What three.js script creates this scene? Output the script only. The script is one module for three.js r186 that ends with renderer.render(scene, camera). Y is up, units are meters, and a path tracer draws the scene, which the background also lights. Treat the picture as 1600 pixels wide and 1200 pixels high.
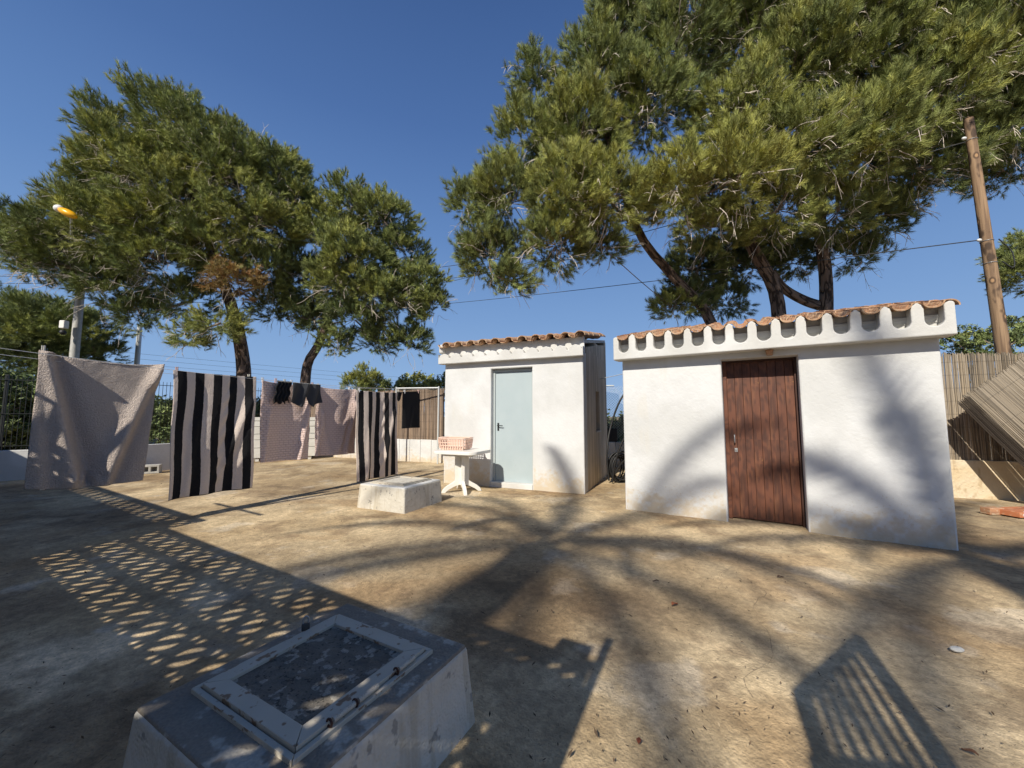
import * as THREE from 'three';
import { mergeGeometries } from 'three/addons/utils/BufferGeometryUtils.js';
import { RoundedBoxGeometry } from 'three/addons/geometries/RoundedBoxGeometry.js';

// ---------------------------------------------------------------- camera, sky, sun, exposure
const scene = new THREE.Scene();
const camera = new THREE.PerspectiveCamera(90, 4 / 3, 0.05, 2000);
camera.position.set(0, 1.35, 0);
camera.rotation.x = Math.atan(50 / 600);
const renderer = new THREE.WebGLRenderer({ antialias: true });
renderer.toneMapping = THREE.LinearToneMapping;
renderer.toneMappingExposure = 1.12;
renderer.shadowMap.enabled = true;
const D2R = Math.PI / 180;
const SUN_EL = 38.5 * D2R, SUN_AZ = 26.5 * D2R;       // shadows run 26.5 degrees right of straight ahead
const sunDir = new THREE.Vector3(-Math.sin(SUN_AZ) * Math.cos(SUN_EL), Math.sin(SUN_EL), Math.cos(SUN_AZ) * Math.cos(SUN_EL));
{
  const w = 64, h = 512, d = new Float32Array(w * h * 4);
  const stops = [[0, .30, .445, .67], [6, .235, .385, .63], [14, .175, .31, .565], [25, .112, .222, .465], [38, .068, .146, .35], [52, .043, .098, .255], [90, .025, .069, .2]];
  for (let j = 0; j < h; j++) {
    const el = Math.max(0, (j + .5) / h * 180 - 90);
    let k = 0; while (k < stops.length - 2 && stops[k + 1][0] < el) k++;
    const a = stops[k], b = stops[k + 1], f = Math.min(1, (el - a[0]) / (b[0] - a[0]));
    for (let i = 0; i < w; i++) { const o = (j * w + i) * 4; for (let c = 0; c < 3; c++) d[o + c] = a[c + 1] + (b[c + 1] - a[c + 1]) * f; d[o + 3] = 1; }
  }
  const sky = new THREE.DataTexture(d, w, h, THREE.RGBAFormat, THREE.FloatType);
  sky.mapping = THREE.EquirectangularReflectionMapping; sky.magFilter = THREE.LinearFilter; sky.needsUpdate = true;
  scene.background = sky; scene.environment = sky;
}
const sun = new THREE.DirectionalLight(new THREE.Color(1, .935, .82), 5);
sun.position.copy(sunDir).multiplyScalar(60); sun.castShadow = true; sun.shadow.radius = .8;
Object.assign(sun.shadow.camera, { left: -30, right: 30, top: 30, bottom: -30, near: 1, far: 160 });
sun.shadow.mapSize.set(4096, 4096);
scene.add(sun, sun.target);

// ---------------------------------------------------------------- helpers
let seed = 12345;
const rnd = () => { seed = (seed + 0x6D2B79F5) | 0; let t = Math.imul(seed ^ (seed >>> 15), 1 | seed); t = (t + Math.imul(t ^ (t >>> 7), 61 | t)) ^ t; return ((t ^ (t >>> 14)) >>> 0) / 4294967296; };
const rr = (a, b) => a + (b - a) * rnd();
const gauss = () => (rnd() + rnd() + rnd() + rnd() - 2) * .85;
const V = (x, y, z) => new THREE.Vector3(x, y, z);
const W = (X, y, Z) => V(X, y, -Z);                    // Z counted away from the camera
function at(px, py, Z) {                               // a point Z metres ahead in the given direction
  const x = (px - 800) / 600, y = (600 - py) / 600, t = camera.rotation.x, s = Math.sin(t), c = Math.cos(t), k = Z / (c - y * s);
  return V(x * k, 1.35 + (s + y * c) * k, -Z);
}
function hash(ix, iy, s) { let h = Math.imul(ix, 374761393) ^ Math.imul(iy, 668265263) ^ Math.imul(s, 1442695041); h = Math.imul(h ^ (h >>> 13), 1274126177); return ((h ^ (h >>> 16)) >>> 0) / 4294967296; }
function vnoise(x, y, s = 1, px = 0, py = 0) {
  const ix = Math.floor(x), iy = Math.floor(y), fx = x - ix, fy = y - iy, u = fx * fx * (3 - 2 * fx), v = fy * fy * (3 - 2 * fy);
  const m = (a, p) => p ? ((a % p) + p) % p : a;
  const x0 = m(ix, px), x1 = m(ix + 1, px), y0 = m(iy, py), y1 = m(iy + 1, py);
  const a = hash(x0, y0, s), b = hash(x1, y0, s), c = hash(x0, y1, s), d = hash(x1, y1, s);
  return a + (b - a) * u + (c - a) * v + (a - b - c + d) * u * v;
}
function fbm(x, y, o = 4, s = 1, px = 0, py = 0) { let t = 0, a = .5, n = 0; for (let i = 0; i < o; i++) { t += a * vnoise(x, y, s + i, px, py); n += a; x *= 2; y *= 2; px *= 2; py *= 2; a *= .5; } return t / n; }
const sstep = (a, b, x) => { const t = Math.min(1, Math.max(0, (x - a) / (b - a))); return t * t * (3 - 2 * t); };
const lerp = (a, b, t) => a + (b - a) * t;
const mix3 = (a, b, t) => [lerp(a[0], b[0], t), lerp(a[1], b[1], t), lerp(a[2], b[2], t)];
const toS = c => c <= .0031308 ? c * 12.92 : 1.055 * Math.pow(c, 1 / 2.4) - .055;
// fn(u, v) with u, v in 0..1 gives [r,g,b] linear (colour) or a number (grey data)
function tex(w, h, fn, mw = 1, mh = 1) {
  const d = new Uint8Array(w * h * 4); let col = false;
  for (let j = 0; j < h; j++) for (let i = 0; i < w; i++) {
    const c = fn((i + .5) / w, (j + .5) / h), o = (j * w + i) * 4;
    if (Array.isArray(c)) { col = true; for (let k = 0; k < 3; k++) d[o + k] = Math.max(0, Math.min(255, toS(Math.max(0, c[k])) * 255)); } else d[o] = d[o + 1] = d[o + 2] = Math.max(0, Math.min(255, c * 255));
    d[o + 3] = 255;
  }
  const t = new THREE.DataTexture(d, w, h); t.wrapS = t.wrapT = THREE.RepeatWrapping; t.magFilter = THREE.LinearFilter; t.minFilter = THREE.LinearMipmapLinearFilter; t.generateMipmaps = true;
  if (col) t.colorSpace = THREE.SRGBColorSpace;
  t.repeat.set(1 / mw, 1 / mh); t.needsUpdate = true; return t;
}
const mat = (o) => { const { rgb, ...r } = o; const m = new THREE.MeshStandardMaterial({ roughness: .9, side: THREE.DoubleSide, ...r }); if (rgb) m.color.setRGB(...rgb); return m; };
// uv in metres by the dominant axis of each face
function triUV(g0) {
  const g = g0.index ? g0.toNonIndexed() : g0, p = g.attributes.position, n = p.count, uv = new Float32Array(n * 2), a = V(), b = V(), c = V();
  for (let i = 0; i < n; i += 3) {
    a.fromBufferAttribute(p, i); b.fromBufferAttribute(p, i + 1); c.fromBufferAttribute(p, i + 2);
    const nn = b.clone().sub(a).cross(c.clone().sub(a)), x = Math.abs(nn.x), y = Math.abs(nn.y), z = Math.abs(nn.z);
    for (let k = 0; k < 3; k++) { const q = [a, b, c][k]; const o = (i + k) * 2; if (z >= x && z >= y) { uv[o] = q.x; uv[o + 1] = q.y; } else if (x >= y) { uv[o] = q.z; uv[o + 1] = q.y; } else { uv[o] = q.x; uv[o + 1] = q.z; } }
  }
  g.setAttribute('uv', new THREE.BufferAttribute(uv, 2)); return g;
}
const box = (w, h, d, x = 0, y = 0, z = 0) => triUV(new THREE.BoxGeometry(w, h, d).translate(x, y, z));
const rbox = (w, h, d, r = .01, x = 0, y = 0, z = 0) => triUV(new RoundedBoxGeometry(w, h, d, 2, r).translate(x, y, z));
function strip(g) { const q = g.index ? g.toNonIndexed() : g; for (const k of Object.keys(q.attributes)) if (!['position', 'normal', 'uv'].includes(k)) q.deleteAttribute(k); if (!q.attributes.uv) q.setAttribute('uv', new THREE.BufferAttribute(new Float32Array(q.attributes.position.count * 2), 2)); return q; }
const merge = gs => gs.length === 1 ? gs[0] : mergeGeometries(gs.map(strip));
const used = {};
function numbered(n) { const k = used[n] = (used[n] ?? -1) + 1; return k ? n + '_' + String(k).padStart(3, '0') : n; }
function obj(name, g, m, parent) { const o = new THREE.Mesh(Array.isArray(g) ? merge(g) : g, m); o.castShadow = o.receiveShadow = true; if (parent) { o.name = name; parent.add(o); } else { o.name = numbered(name); scene.add(o); } return o; }
function tag(o, label, category, group) { o.userData.label = label; o.userData.category = category; if (group) o.userData.group = group; return o; }
function thing(name, label, category, pos = V(0, 0, 0), turn = 0, group) { const o = new THREE.Group(); o.name = numbered(name); o.position.copy(pos); o.rotation.y = turn; scene.add(o); return tag(o, label, category, group); }
function struct(name, g, m) { const o = obj(name, g, m); o.userData.kind = 'structure'; return o; }
function tube(pts, r, seg = 24, rad = 6, r2) {          // tapered tube with rings that follow a curve
  const c = new THREE.CatmullRomCurve3(pts), fr = c.computeFrenetFrames(seg, false), pos = [], uv = [], idx = [], L = c.getLength(), q = V();
  for (let i = 0; i <= seg; i++) {
    const p = c.getPointAt(i / seg), R = typeof r === 'function' ? r(i / seg) : lerp(r, r2 ?? r, i / seg);
    for (let j = 0; j <= rad; j++) { const a = j / rad * Math.PI * 2; q.copy(p).addScaledVector(fr.normals[i], Math.cos(a) * R).addScaledVector(fr.binormals[i], Math.sin(a) * R); pos.push(q.x, q.y, q.z); uv.push(j / rad * Math.max(.06, 6.28 * R), i / seg * L); }
  }
  for (let i = 0; i < seg; i++) for (let j = 0; j < rad; j++) { const a = i * (rad + 1) + j, b = a + rad + 1; idx.push(a, a + 1, b, b, a + 1, b + 1); }
  const g = new THREE.BufferGeometry(); g.setAttribute('position', new THREE.Float32BufferAttribute(pos, 3)); g.setAttribute('uv', new THREE.Float32BufferAttribute(uv, 2)); g.setIndex(idx); g.computeVertexNormals(); return g;
}
const ext = (shape, depth, bevel = 0, cs = 12) => new THREE.ExtrudeGeometry(shape, { depth, curveSegments: cs, bevelEnabled: bevel > 0, bevelThickness: bevel, bevelSize: bevel, bevelOffset: -bevel, bevelSegments: 2 });
const shapeOf = pts => new THREE.Shape(pts.map(p => new THREE.Vector2(p[0], p[1])));

// ---------------------------------------------------------------- materials
// yard concrete: tan cement with exposed grit, worn patches and hairline crazing; large patches ride on vertex colours
const yardMap = tex(2048, 2048, (u, v) => {
  const a = fbm(u * 6, v * 6, 5, 3, 6, 6), b = fbm(u * 40, v * 40, 3, 11, 40, 40), g = vnoise(u * 420, v * 420, 5, 420, 420), g2 = vnoise(u * 900, v * 900, 6, 900, 900);
  let c = mix3([.44, .325, .185], [.605, .475, .295], sstep(.3, .7, a));
  const gm = fbm(u * 150, v * 150, 2, 17, 150, 150);
  let k = lerp(.74, 1.18, b) * lerp(.76, 1.2, g * .6 + g2 * .4) * lerp(.72, 1.28, gm);
  if (g > .86) k *= .68; else if (g < .07) k *= 1.25;
  const dirt = sstep(.60, .72, fbm(u * 13 + 3, v * 13, 5, 21, 13, 13)); c = mix3(c, [.23, .16, .095], dirt * .5);
  const pale = sstep(.63, .74, fbm(u * 10, v * 10 + 4, 5, 31, 10, 10)); c = mix3(c, [.62, .54, .42], pale * .5);
  return c.map(x => x * k);
}, 4.3, 4.3);
const yardBump = tex(1024, 1024, (u, v) => .45 * fbm(u * 12, v * 12, 4, 8, 12, 12) + .35 * vnoise(u * 160, v * 160, 9, 160, 160) + .2 * vnoise(u * 400, v * 400, 10, 400, 400), 1.7, 1.7);
const M = {};
M.yard = mat({ map: yardMap, bumpMap: yardBump, bumpScale: .008, roughness: .95, vertexColors: true });
const dirtMap = tex(512, 512, (u, v) => mix3([.20, .15, .085], [.34, .27, .17], fbm(u * 8, v * 8, 5, 4, 8, 8)).map(x => x * lerp(.8, 1.15, vnoise(u * 128, v * 128, 2, 128, 128))), 9, 9);
M.dirt = mat({ map: dirtMap, roughness: 1 });
const plasterBump = tex(1024, 1024, (u, v) => .6 * fbm(u * 7, v * 7, 5, 14, 7, 7) + .25 * vnoise(u * 60, v * 60, 15, 60, 60) + .15 * vnoise(u * 220, v * 220, 16, 220, 220), 1.6, 1.6);
const plasterMap = tex(512, 512, (u, v) => { const a = fbm(u * 5, v * 5, 5, 41, 5, 5), b = fbm(u * 30, v * 30, 3, 42, 30, 30); return mix3([.56, .55, .52], [.65, .645, .62], sstep(.3, .7, a)).map(x => x * lerp(.95, 1.03, b)); }, 2.3, 2.3);
M.plaster = mat({ map: plasterMap, bumpMap: plasterBump, bumpScale: .006, roughness: .93 });
// a house wall seen close: whitewash with splashed ochre soil, with its own speckled outline, along the foot
function wallMap(w, h, sd, amount) {
  return tex(1024, 768, (u, v) => {
    const x = u * w, y = v * h, a = fbm(x * 1.7, y * 1.7, 5, sd), b = fbm(x * 13, y * 13, 4, sd + 9);
    let c = mix3([.57, .57, .555], [.65, .652, .645], sstep(.3, .7, a)).map(q => q * lerp(.955, 1.03, b));
    const reach = amount * (.25 + 1.1 * fbm(x * .9, 3.3, 3, sd + 3)), sp = .5 * fbm(x * 5, y * 5, 5, sd + 5) + .5 * fbm(x * 24, y * 24, 3, sd + 6), k = Math.max(0, 1 - y / reach);
    c = mix3(c, [.56, .44, .27], .7 * sstep(.46, .84, sp * .8 + .42 * k) * sstep(0, .25, k));
    const spk = vnoise(x * 90, y * 90, sd + 7); if (y < reach && spk > .88) c = mix3(c, [.50, .39, .24], .35);
    const run = sstep(.62, .8, fbm(x * 7, y * .7, 4, sd + 12)) * sstep(.45, .7, fbm(x * 2, y * 2, 2, sd + 13)); c = mix3(c, [.60, .57, .50], run * .35);
    return c;
  }, w, h);
}
const cm = (m, o) => { const q = m.clone(); Object.assign(q, o); return q; };
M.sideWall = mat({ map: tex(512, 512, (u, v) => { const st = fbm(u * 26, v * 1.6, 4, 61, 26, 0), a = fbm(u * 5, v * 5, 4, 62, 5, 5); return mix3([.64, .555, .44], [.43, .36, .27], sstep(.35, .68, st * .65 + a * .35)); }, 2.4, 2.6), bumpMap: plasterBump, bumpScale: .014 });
M.greyDoor = mat({ map: tex(256, 512, (u, v) => mix3([.36, .43, .45], [.41, .475, .49], fbm(u * 4, v * 9, 4, 71)).map(x => x * (vnoise(u * 70, v * 120, 72) > .93 ? .92 : 1)), .85, 2.2), roughness: .5 });
M.frameGrey = mat({ rgb: [.38, .42, .42], roughness: .55 });
function woodMap(sd) {
  return tex(256, 1024, (u, v) => {
    const x = u * 1, y = v * 2.1; let w = fbm(x * 3, y * 1.2, 3, sd) * .6;
    const kx = x - .35 - .3 * Math.sin(sd), ky = y - .55 - (sd % 7) * .2, kd = Math.hypot(kx * 1.6, ky * 2.2); w += .25 * Math.exp(-kd * kd * 50);
    const g = .5 + .5 * Math.sin((x * 5 + w * 9) * 6.28), f = fbm(x * 46, y * 2.2, 4, sd + 4);
    let c = mix3([.135, .046, .022], [.075, .025, .013], sstep(.25, .8, g * .45 + f * .55));
    c = mix3(c, [.22, .088, .040], sstep(.58, .74, fbm(x * 30, y * 2.5, 4, sd + 8)) * .45);
    if (kd < .07) c = mix3([.26, .115, .04], c, sstep(.03, .07, kd));
    c = mix3(c, [.05, .018, .010], sstep(.5, .78, fbm(x * 9, y * 1.3 , 4, sd + 15)) * .6);
    return c;
  }, 1, 1);
}
M.planks = [1, 5, 9, 12].map(s => mat({ map: woodMap(s), roughness: .62 }));
M.darkWood = mat({ rgb: [.05, .018, .010], roughness: .7 });
M.steel = mat({ rgb: [.42, .42, .42], metalness: .7, roughness: .42 });
M.galv = mat({ rgb: [.56, .58, .58], metalness: .25, roughness: .5 });
M.black = mat({ rgb: [.012, .012, .013], roughness: .55 });
M.tile = [0, 1, 2, 3].map(i => mat({ map: tex(128, 256, (u, v) => { const a = fbm(u * 5, v * 9, 4, 80 + i), l = fbm(u * 18, v * 30, 3, 90 + i); let c = mix3([[.52, .28, .15], [.57, .34, .19], [.46, .235, .125], [.60, .40, .25]][i], [.34, .18, .10], sstep(.4, .75, a)); c = mix3(c, [.56, .47, .33], sstep(.56, .70, l) * .7); return c; }, 1, 1), roughness: .92 }));
M.plastic = mat({ map: tex(256, 256, (u, v) => mix3([.73, .70, .63], [.80, .78, .73], fbm(u * 6, v * 6, 4, 101, 6, 6)), .6, .6), roughness: .42 });
M.peach = mat({ rgb: [.74, .52, .41], roughness: .5 });
M.reed = mat({ rgb: [1, 1, 1], roughness: .95 });
M.bar = mat({ rgb: [.018, .02, .02], roughness: .55 });
M.rope = mat({ rgb: [.72, .72, .70], roughness: .8 });
M.wire = mat({ rgb: [.03, .032, .036], roughness: .7 });
M.bark = mat({ map: tex(256, 512, (u, v) => { const a = fbm(u * 9, v * 7, 4, 111, 9, 7), cr = Math.abs(fbm(u * 12, v * 5, 3, 115, 12, 5) - .5) * 2; let c = mix3([.155, .095, .065], [.27, .20, .155], a); return mix3([.045, .03, .022], c, sstep(.05, .28, cr)); }, .9, 1.4), bumpMap: tex(256, 512, (u, v) => sstep(.0, .4, Math.abs(fbm(u * 12, v * 5, 3, 115, 12, 5) - .5) * 2), .9, 1.4), bumpScale: .035 });
M.twig = mat({ rgb: [.27, .21, .165], roughness: .95 });
M.deadTwig = mat({ rgb: [.56, .49, .41], roughness: .95 });
M.needle = mat({ rgb: [1, 1, 1], roughness: .7 });
M.palmLeaf = mat({ rgb: [.07, .10, .03], roughness: .6 });
M.concrete = mat({ map: tex(256, 256, (u, v) => mix3([.34, .33, .30], [.50, .485, .45], fbm(u * 8, v * 8, 5, 121, 8, 8)).map(x => x * lerp(.85, 1.1, vnoise(u * 100, v * 100, 3, 100, 100))), .8, .8), bumpMap: plasterBump, bumpScale: .006 });
M.poleWood = mat({ map: tex(256, 512, (u, v) => { const f = fbm(u * 30, v * 3, 4, 131, 30, 3), k = fbm(u * 4, v * 5, 4, 133, 4, 5); let c = mix3([.36, .235, .135], [.17, .105, .062], sstep(.25, .75, f)); c = mix3(c, [.055, .033, .021], .9 * sstep(.50, .60, k)); for (const [a, b] of [[.12, .1], [.4, .33], [.66, .18], [.85, .52], [.25, .62], [.55, .8], [.78, .9]]) { const kd = Math.hypot((u - a) * .8, (v - b) * 1.6); if (kd < .055) return mix3([.40, .24, .12], mix3([.10, .06, .035], c, sstep(.035, .055, kd)), sstep(.015, .03, kd)); } return c; }, .8, 2.4), roughness: .8 });

// ---------------------------------------------------------------- ground
{
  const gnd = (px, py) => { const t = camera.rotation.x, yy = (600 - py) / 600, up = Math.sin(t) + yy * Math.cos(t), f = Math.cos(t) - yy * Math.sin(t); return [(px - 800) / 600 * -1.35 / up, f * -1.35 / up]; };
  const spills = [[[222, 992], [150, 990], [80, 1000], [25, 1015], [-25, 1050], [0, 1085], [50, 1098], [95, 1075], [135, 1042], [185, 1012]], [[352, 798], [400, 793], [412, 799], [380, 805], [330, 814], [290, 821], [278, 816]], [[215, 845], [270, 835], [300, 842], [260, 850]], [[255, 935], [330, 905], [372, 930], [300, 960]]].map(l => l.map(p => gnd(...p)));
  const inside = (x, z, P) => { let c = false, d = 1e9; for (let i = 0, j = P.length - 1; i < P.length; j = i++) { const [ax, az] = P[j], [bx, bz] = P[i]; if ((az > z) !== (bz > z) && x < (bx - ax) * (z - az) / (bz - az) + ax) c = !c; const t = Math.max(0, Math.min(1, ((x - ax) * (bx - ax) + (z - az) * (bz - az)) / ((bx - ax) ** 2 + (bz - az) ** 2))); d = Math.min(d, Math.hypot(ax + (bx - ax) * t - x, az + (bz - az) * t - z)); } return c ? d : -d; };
  const X0 = -15, X1 = 13, Z0 = -7, Z1 = 13.8, nx = 460, nz = 350, pos = [], uv = [], col = [], idx = [];
  for (let j = 0; j <= nz; j++) for (let i = 0; i <= nx; i++) {
    const x = lerp(X0, X1, i / nx), z = lerp(Z0, Z1, j / nz);
    pos.push(x, (fbm(x * .8, z * .8, 3, 201) - .5) * .02 + (fbm(x * 5, z * 5, 2, 205) - .5) * .006, -z); uv.push(x, z);
    const a = fbm(x * .55, z * .55, 5, 211), b = fbm(x * 2.6 + z * .4, z * 2.6, 4, 215);
    let c = mix3([.80, .78, .76], [1.08, 1.06, 1.02], sstep(.3, .7, a)); const k = lerp(.78, 1.14, b);
    const grey = sstep(.50, .66, fbm(x * .42 + 7, z * .42, 4, 222)); c = mix3(c, [.90, .90, .92], grey * .5);
    const br = sstep(.57, .68, fbm(x * .9, z * 1.6 + 9, 5, 225)); c = mix3(c, [.72, .62, .52], br * .6);
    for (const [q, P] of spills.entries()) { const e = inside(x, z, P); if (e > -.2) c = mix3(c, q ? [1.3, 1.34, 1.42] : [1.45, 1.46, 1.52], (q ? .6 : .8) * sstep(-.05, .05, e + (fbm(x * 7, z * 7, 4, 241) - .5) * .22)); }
    const soilShade = sstep(.46, .62, fbm(x * 1.3, z * 1.3, 5, 251) + .16 * sstep(-2.2, -4.2, x + .3 * z) - .12); c = mix3(c, [.50, .45, .40], soilShade * .6);  // dark soil patches, with deeper shade of the left side painted in
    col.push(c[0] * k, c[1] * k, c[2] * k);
  }
  for (let j = 0; j < nz; j++) for (let i = 0; i < nx; i++) { const a = j * (nx + 1) + i, b = a + nx + 1; idx.push(a, a + 1, b, b, a + 1, b + 1); }
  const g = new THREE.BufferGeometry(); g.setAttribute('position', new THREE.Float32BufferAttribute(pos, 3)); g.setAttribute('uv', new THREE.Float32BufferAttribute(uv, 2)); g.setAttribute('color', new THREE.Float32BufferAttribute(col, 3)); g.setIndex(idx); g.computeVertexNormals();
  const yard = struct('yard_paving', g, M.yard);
  // soil-filled cracks in the cement
  const crackM = mat({ rgb: [.15, .105, .065], roughness: 1 });
  const crack = (x, z, ang, n, w) => { const p = []; for (let i = 0; i < n; i++) { const ww = w * rr(.25, 1), px = Math.cos(ang) * ww, pz = -Math.sin(ang) * ww; p.push([x - px, z - pz, x + px, z + pz]); ang += gauss() * .5; x += Math.sin(ang) * .07; z += Math.cos(ang) * .07; ang *= .9; } const P = [], I = []; p.forEach((q, i) => { P.push(q[0], .0145, -q[1], q[2], .0145, -q[3]); if (i) { const a = i * 2; I.push(a - 2, a - 1, a, a, a - 1, a + 1); } }); const gg = new THREE.BufferGeometry(); gg.setAttribute('position', new THREE.Float32BufferAttribute(P, 3)); gg.setIndex(I); gg.computeVertexNormals(); return gg; };
  for (const [x, z, a, n, w] of [[1.15, 1.95, .08, 22, .0013], [1.6, 3.1, .5, 18, .0012], [.2, 2.7, 1.4, 10, .0014], [-1.3, 4.3, 1.2, 22, .0016]]) obj('crack', crack(x, z, a, n, w), crackM, yard);
  struct('ground', triUV(new THREE.PlaneGeometry(1600, 1600, 8, 8).rotateX(-Math.PI / 2).translate(0, -.05, 0)), M.dirt);
}

// ---------------------------------------------------------------- sheds
function barrel(r0, r1, len, th, up) {                   // half-round tile, its front end at z = 0, running back to -z
  const n = 10, pos = [], uv = [], idx = [];
  for (const [z, r] of [[0, r0], [-len, r1]]) for (const rad of [r, r - th]) for (let i = 0; i <= n; i++) { const a = Math.PI * i / n, x = Math.cos(a) * rad, y = Math.sin(a) * rad * .85; pos.push(x, up ? y : -y, z); uv.push(i / n, z ? 1 : 0); }
  const k = n + 1, q = (a, b, c, d) => idx.push(a, b, c, b, d, c);
  for (let i = 0; i < n; i++) { q(i, i + 1, 2 * k + i, 2 * k + i + 1); q(k + i + 1, k + i, 3 * k + i + 1, 3 * k + i); q(i + 1, i, k + i + 1, k + i); q(2 * k + i, 2 * k + i + 1, 3 * k + i, 3 * k + i + 1); }
  const g = new THREE.BufferGeometry(); g.setAttribute('position', new THREE.Float32BufferAttribute(pos, 3)); g.setAttribute('uv', new THREE.Float32BufferAttribute(uv, 2)); g.setIndex(idx);
  const o = g.toNonIndexed(); o.computeVertexNormals(); return o;
}
const gable = (x, w, y0, z0, z1, ya, yc) => triUV(ext(shapeOf([[-z0, y0], [-z1, y0], [-z1, yc], [-z0, ya]]), w, .004, 2).rotateY(Math.PI / 2).translate(x - w / 2 + .0, 0, 0));
// flat wall with an opening, rippled a little like hand-laid plaster
function wallPanel(x0, x1, y0, y1, holes, depth) {
  const s = shapeOf([[x0, y0], [x1, y0], [x1, y1], [x0, y1]]);
  const outs = [];
  if (!holes) return ext(s, depth, .018);
  // a door cuts the foot of the wall: draw the outline round it
  const [a, b, t] = holes; const q = shapeOf([[x0, y0], [a, y0], [a, t], [b, t], [b, y0], [x1, y0], [x1, y1], [x0, y1]]);
  return ext(q, depth, .018);
}
{ // ---- large shed with the plank door
  const a = 31.5 * D2R, sh = thing('tool_shed', 'large white shed with brown plank door and scalloped tile eave', 'shed', W(1.663, 0, 5.737), -a);
  const wm = mat({ map: wallMap(3.4, 2.6, 400, .62), bumpMap: plasterBump, bumpScale: .0055, roughness: .93 });
  const g = wallPanel(0, 3.331, -.1, 2.3, [1.305, 2.125, 2.09], .26); g.translate(0, 0, -.26);
  obj('front_wall', g, wm, sh);
  obj('side_wall', gable(.124, .24, -.1, -.262, -2.46, 2.36, 2.84), M.plaster, sh);
  obj('side_wall', gable(3.207, .24, -.1, -.262, -2.46, 2.36, 2.84), M.plaster, sh);
  obj('back_wall', rbox(3.331, 2.94, .2, .02, 1.6655, 1.37, -2.57), M.plaster, sh);
  // eave: plain beam behind, U-shaped niches in front
  const yb = 2.17, e0 = -.075, e1 = 3.406, n = 14, pitch = (e1 - e0 - .06) / n, nx = i => e0 + .045 + pitch * (i + .5) - .015;
  const eave = obj('eave', rbox(e1 - e0, .33, .085, .01, (e0 + e1) / 2, yb + .165, -.002), M.plaster, sh);
  const s = new THREE.Shape(); s.moveTo(e0, yb); s.lineTo(e1, yb);
  s.lineTo(e1, yb + .31); s.quadraticCurveTo(e1, yb + .345, e1 - .04, yb + .345);
  for (let i = n - 1; i >= 0; i--) {
    const c = nx(i), h = .072, l = c - h, r = c + h;
    s.lineTo(r + .02, yb + .335); s.quadraticCurveTo(r, yb + .325, r, yb + .29); s.lineTo(r, yb + .17); s.absarc(c, yb + .17, h, 0, -Math.PI, true); s.lineTo(l, yb + .29); s.quadraticCurveTo(l, yb + .325, l - .02, yb + .335);
    if (i) { const m = (l + nx(i - 1) + h) / 2; s.quadraticCurveTo(m + .005, yb + .365, m - .012, yb + .352); }
  }
  s.quadraticCurveTo(e0, yb + .345, e0, yb + .30); s.lineTo(e0, yb);
  obj('niche_front', ext(s, .14, .012, 8).translate(0, 0, .052), M.plaster, eave);
  const slope = 13 * D2R, roof = obj('roof_slab', new THREE.BoxGeometry(3.44, .08, 2.8).translate(0, 0, -1.4).rotateX(slope).translate(1.665, yb + .20, .06), M.plaster, sh);
  const cov = barrel(.082, .07, .46, .013, true), chn = barrel(.082, .092, .46, .013, false);
  const put = (g, x, y, z, row) => { const t = obj('roof_tile', g, M.tile[Math.floor(rnd() * 4)], roof); t.position.set(x + rr(-.006, .006), y + Math.tan(slope) * .38 * row, z - .38 * row); t.rotation.set(slope + rr(-.02, .02), rr(-.02, .02), rr(-.05, .05)); };
  for (let row = 0; row < 6; row++) for (let i = 0; i < n; i++) { put(chn, nx(i), yb + .345 + rr(-.006, .006), .252 + (row ? 0 : rr(-.015, .015)), row); put(cov, nx(i) + pitch / 2, yb + .30, .175, row); }
  // plank door deep in its reveal
  const door = obj('door', box(.74, 2.06, .03, 1.72, 1.045, -.235), M.darkWood, sh); tag(door, 'weathered red-brown plank door', undefined); delete door.userData.category;
  const pw = .74 / 8;
  for (let i = 0; i < 8; i++) { const p = obj('plank', rbox(pw - .003, 2.05, .022, .003, 0, 0, 0), M.planks[(i * 3) % 4], door); p.position.set(1.35 + pw * (i + .5), 1.045, -.21 + rr(-.002, .002)); }
  obj('door_frame', [rbox(.045, 2.08, .06, .006, 1.329, 1.045, -.2)], M.planks[1], sh);
  obj('door_frame', [rbox(.03, 2.08, .06, .006, 2.108, 1.045, -.2)], M.darkWood, sh);
  obj('door_frame', [rbox(.82, .03, .05, .006, 1.715, 2.078, -.2)], M.darkWood, sh);
  const hand = obj('door_handle', [tube([V(1.415, 1.10, -.195), V(1.415, 1.10, -.155), V(1.415, 1.0, -.155), V(1.415, 1.0, -.195)], .007, 14, 6)], M.steel, sh);
  obj('lock_plate', [rbox(.035, .05, .006, .002, 1.425, .90, -.196), new THREE.CylinderGeometry(.011, .011, .012, 10).rotateX(Math.PI / 2).translate(1.425, .905, -.19)], M.steel, hand);
  obj('hanging_tile_stub', new THREE.LatheGeometry([[0, 0], [.033, 0], [.04, .05], [.046, .065], [.03, .07]].map(p => new THREE.Vector2(...p)), 12).translate(1.84, 2.1, .07), M.tile[2], sh);
}
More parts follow.
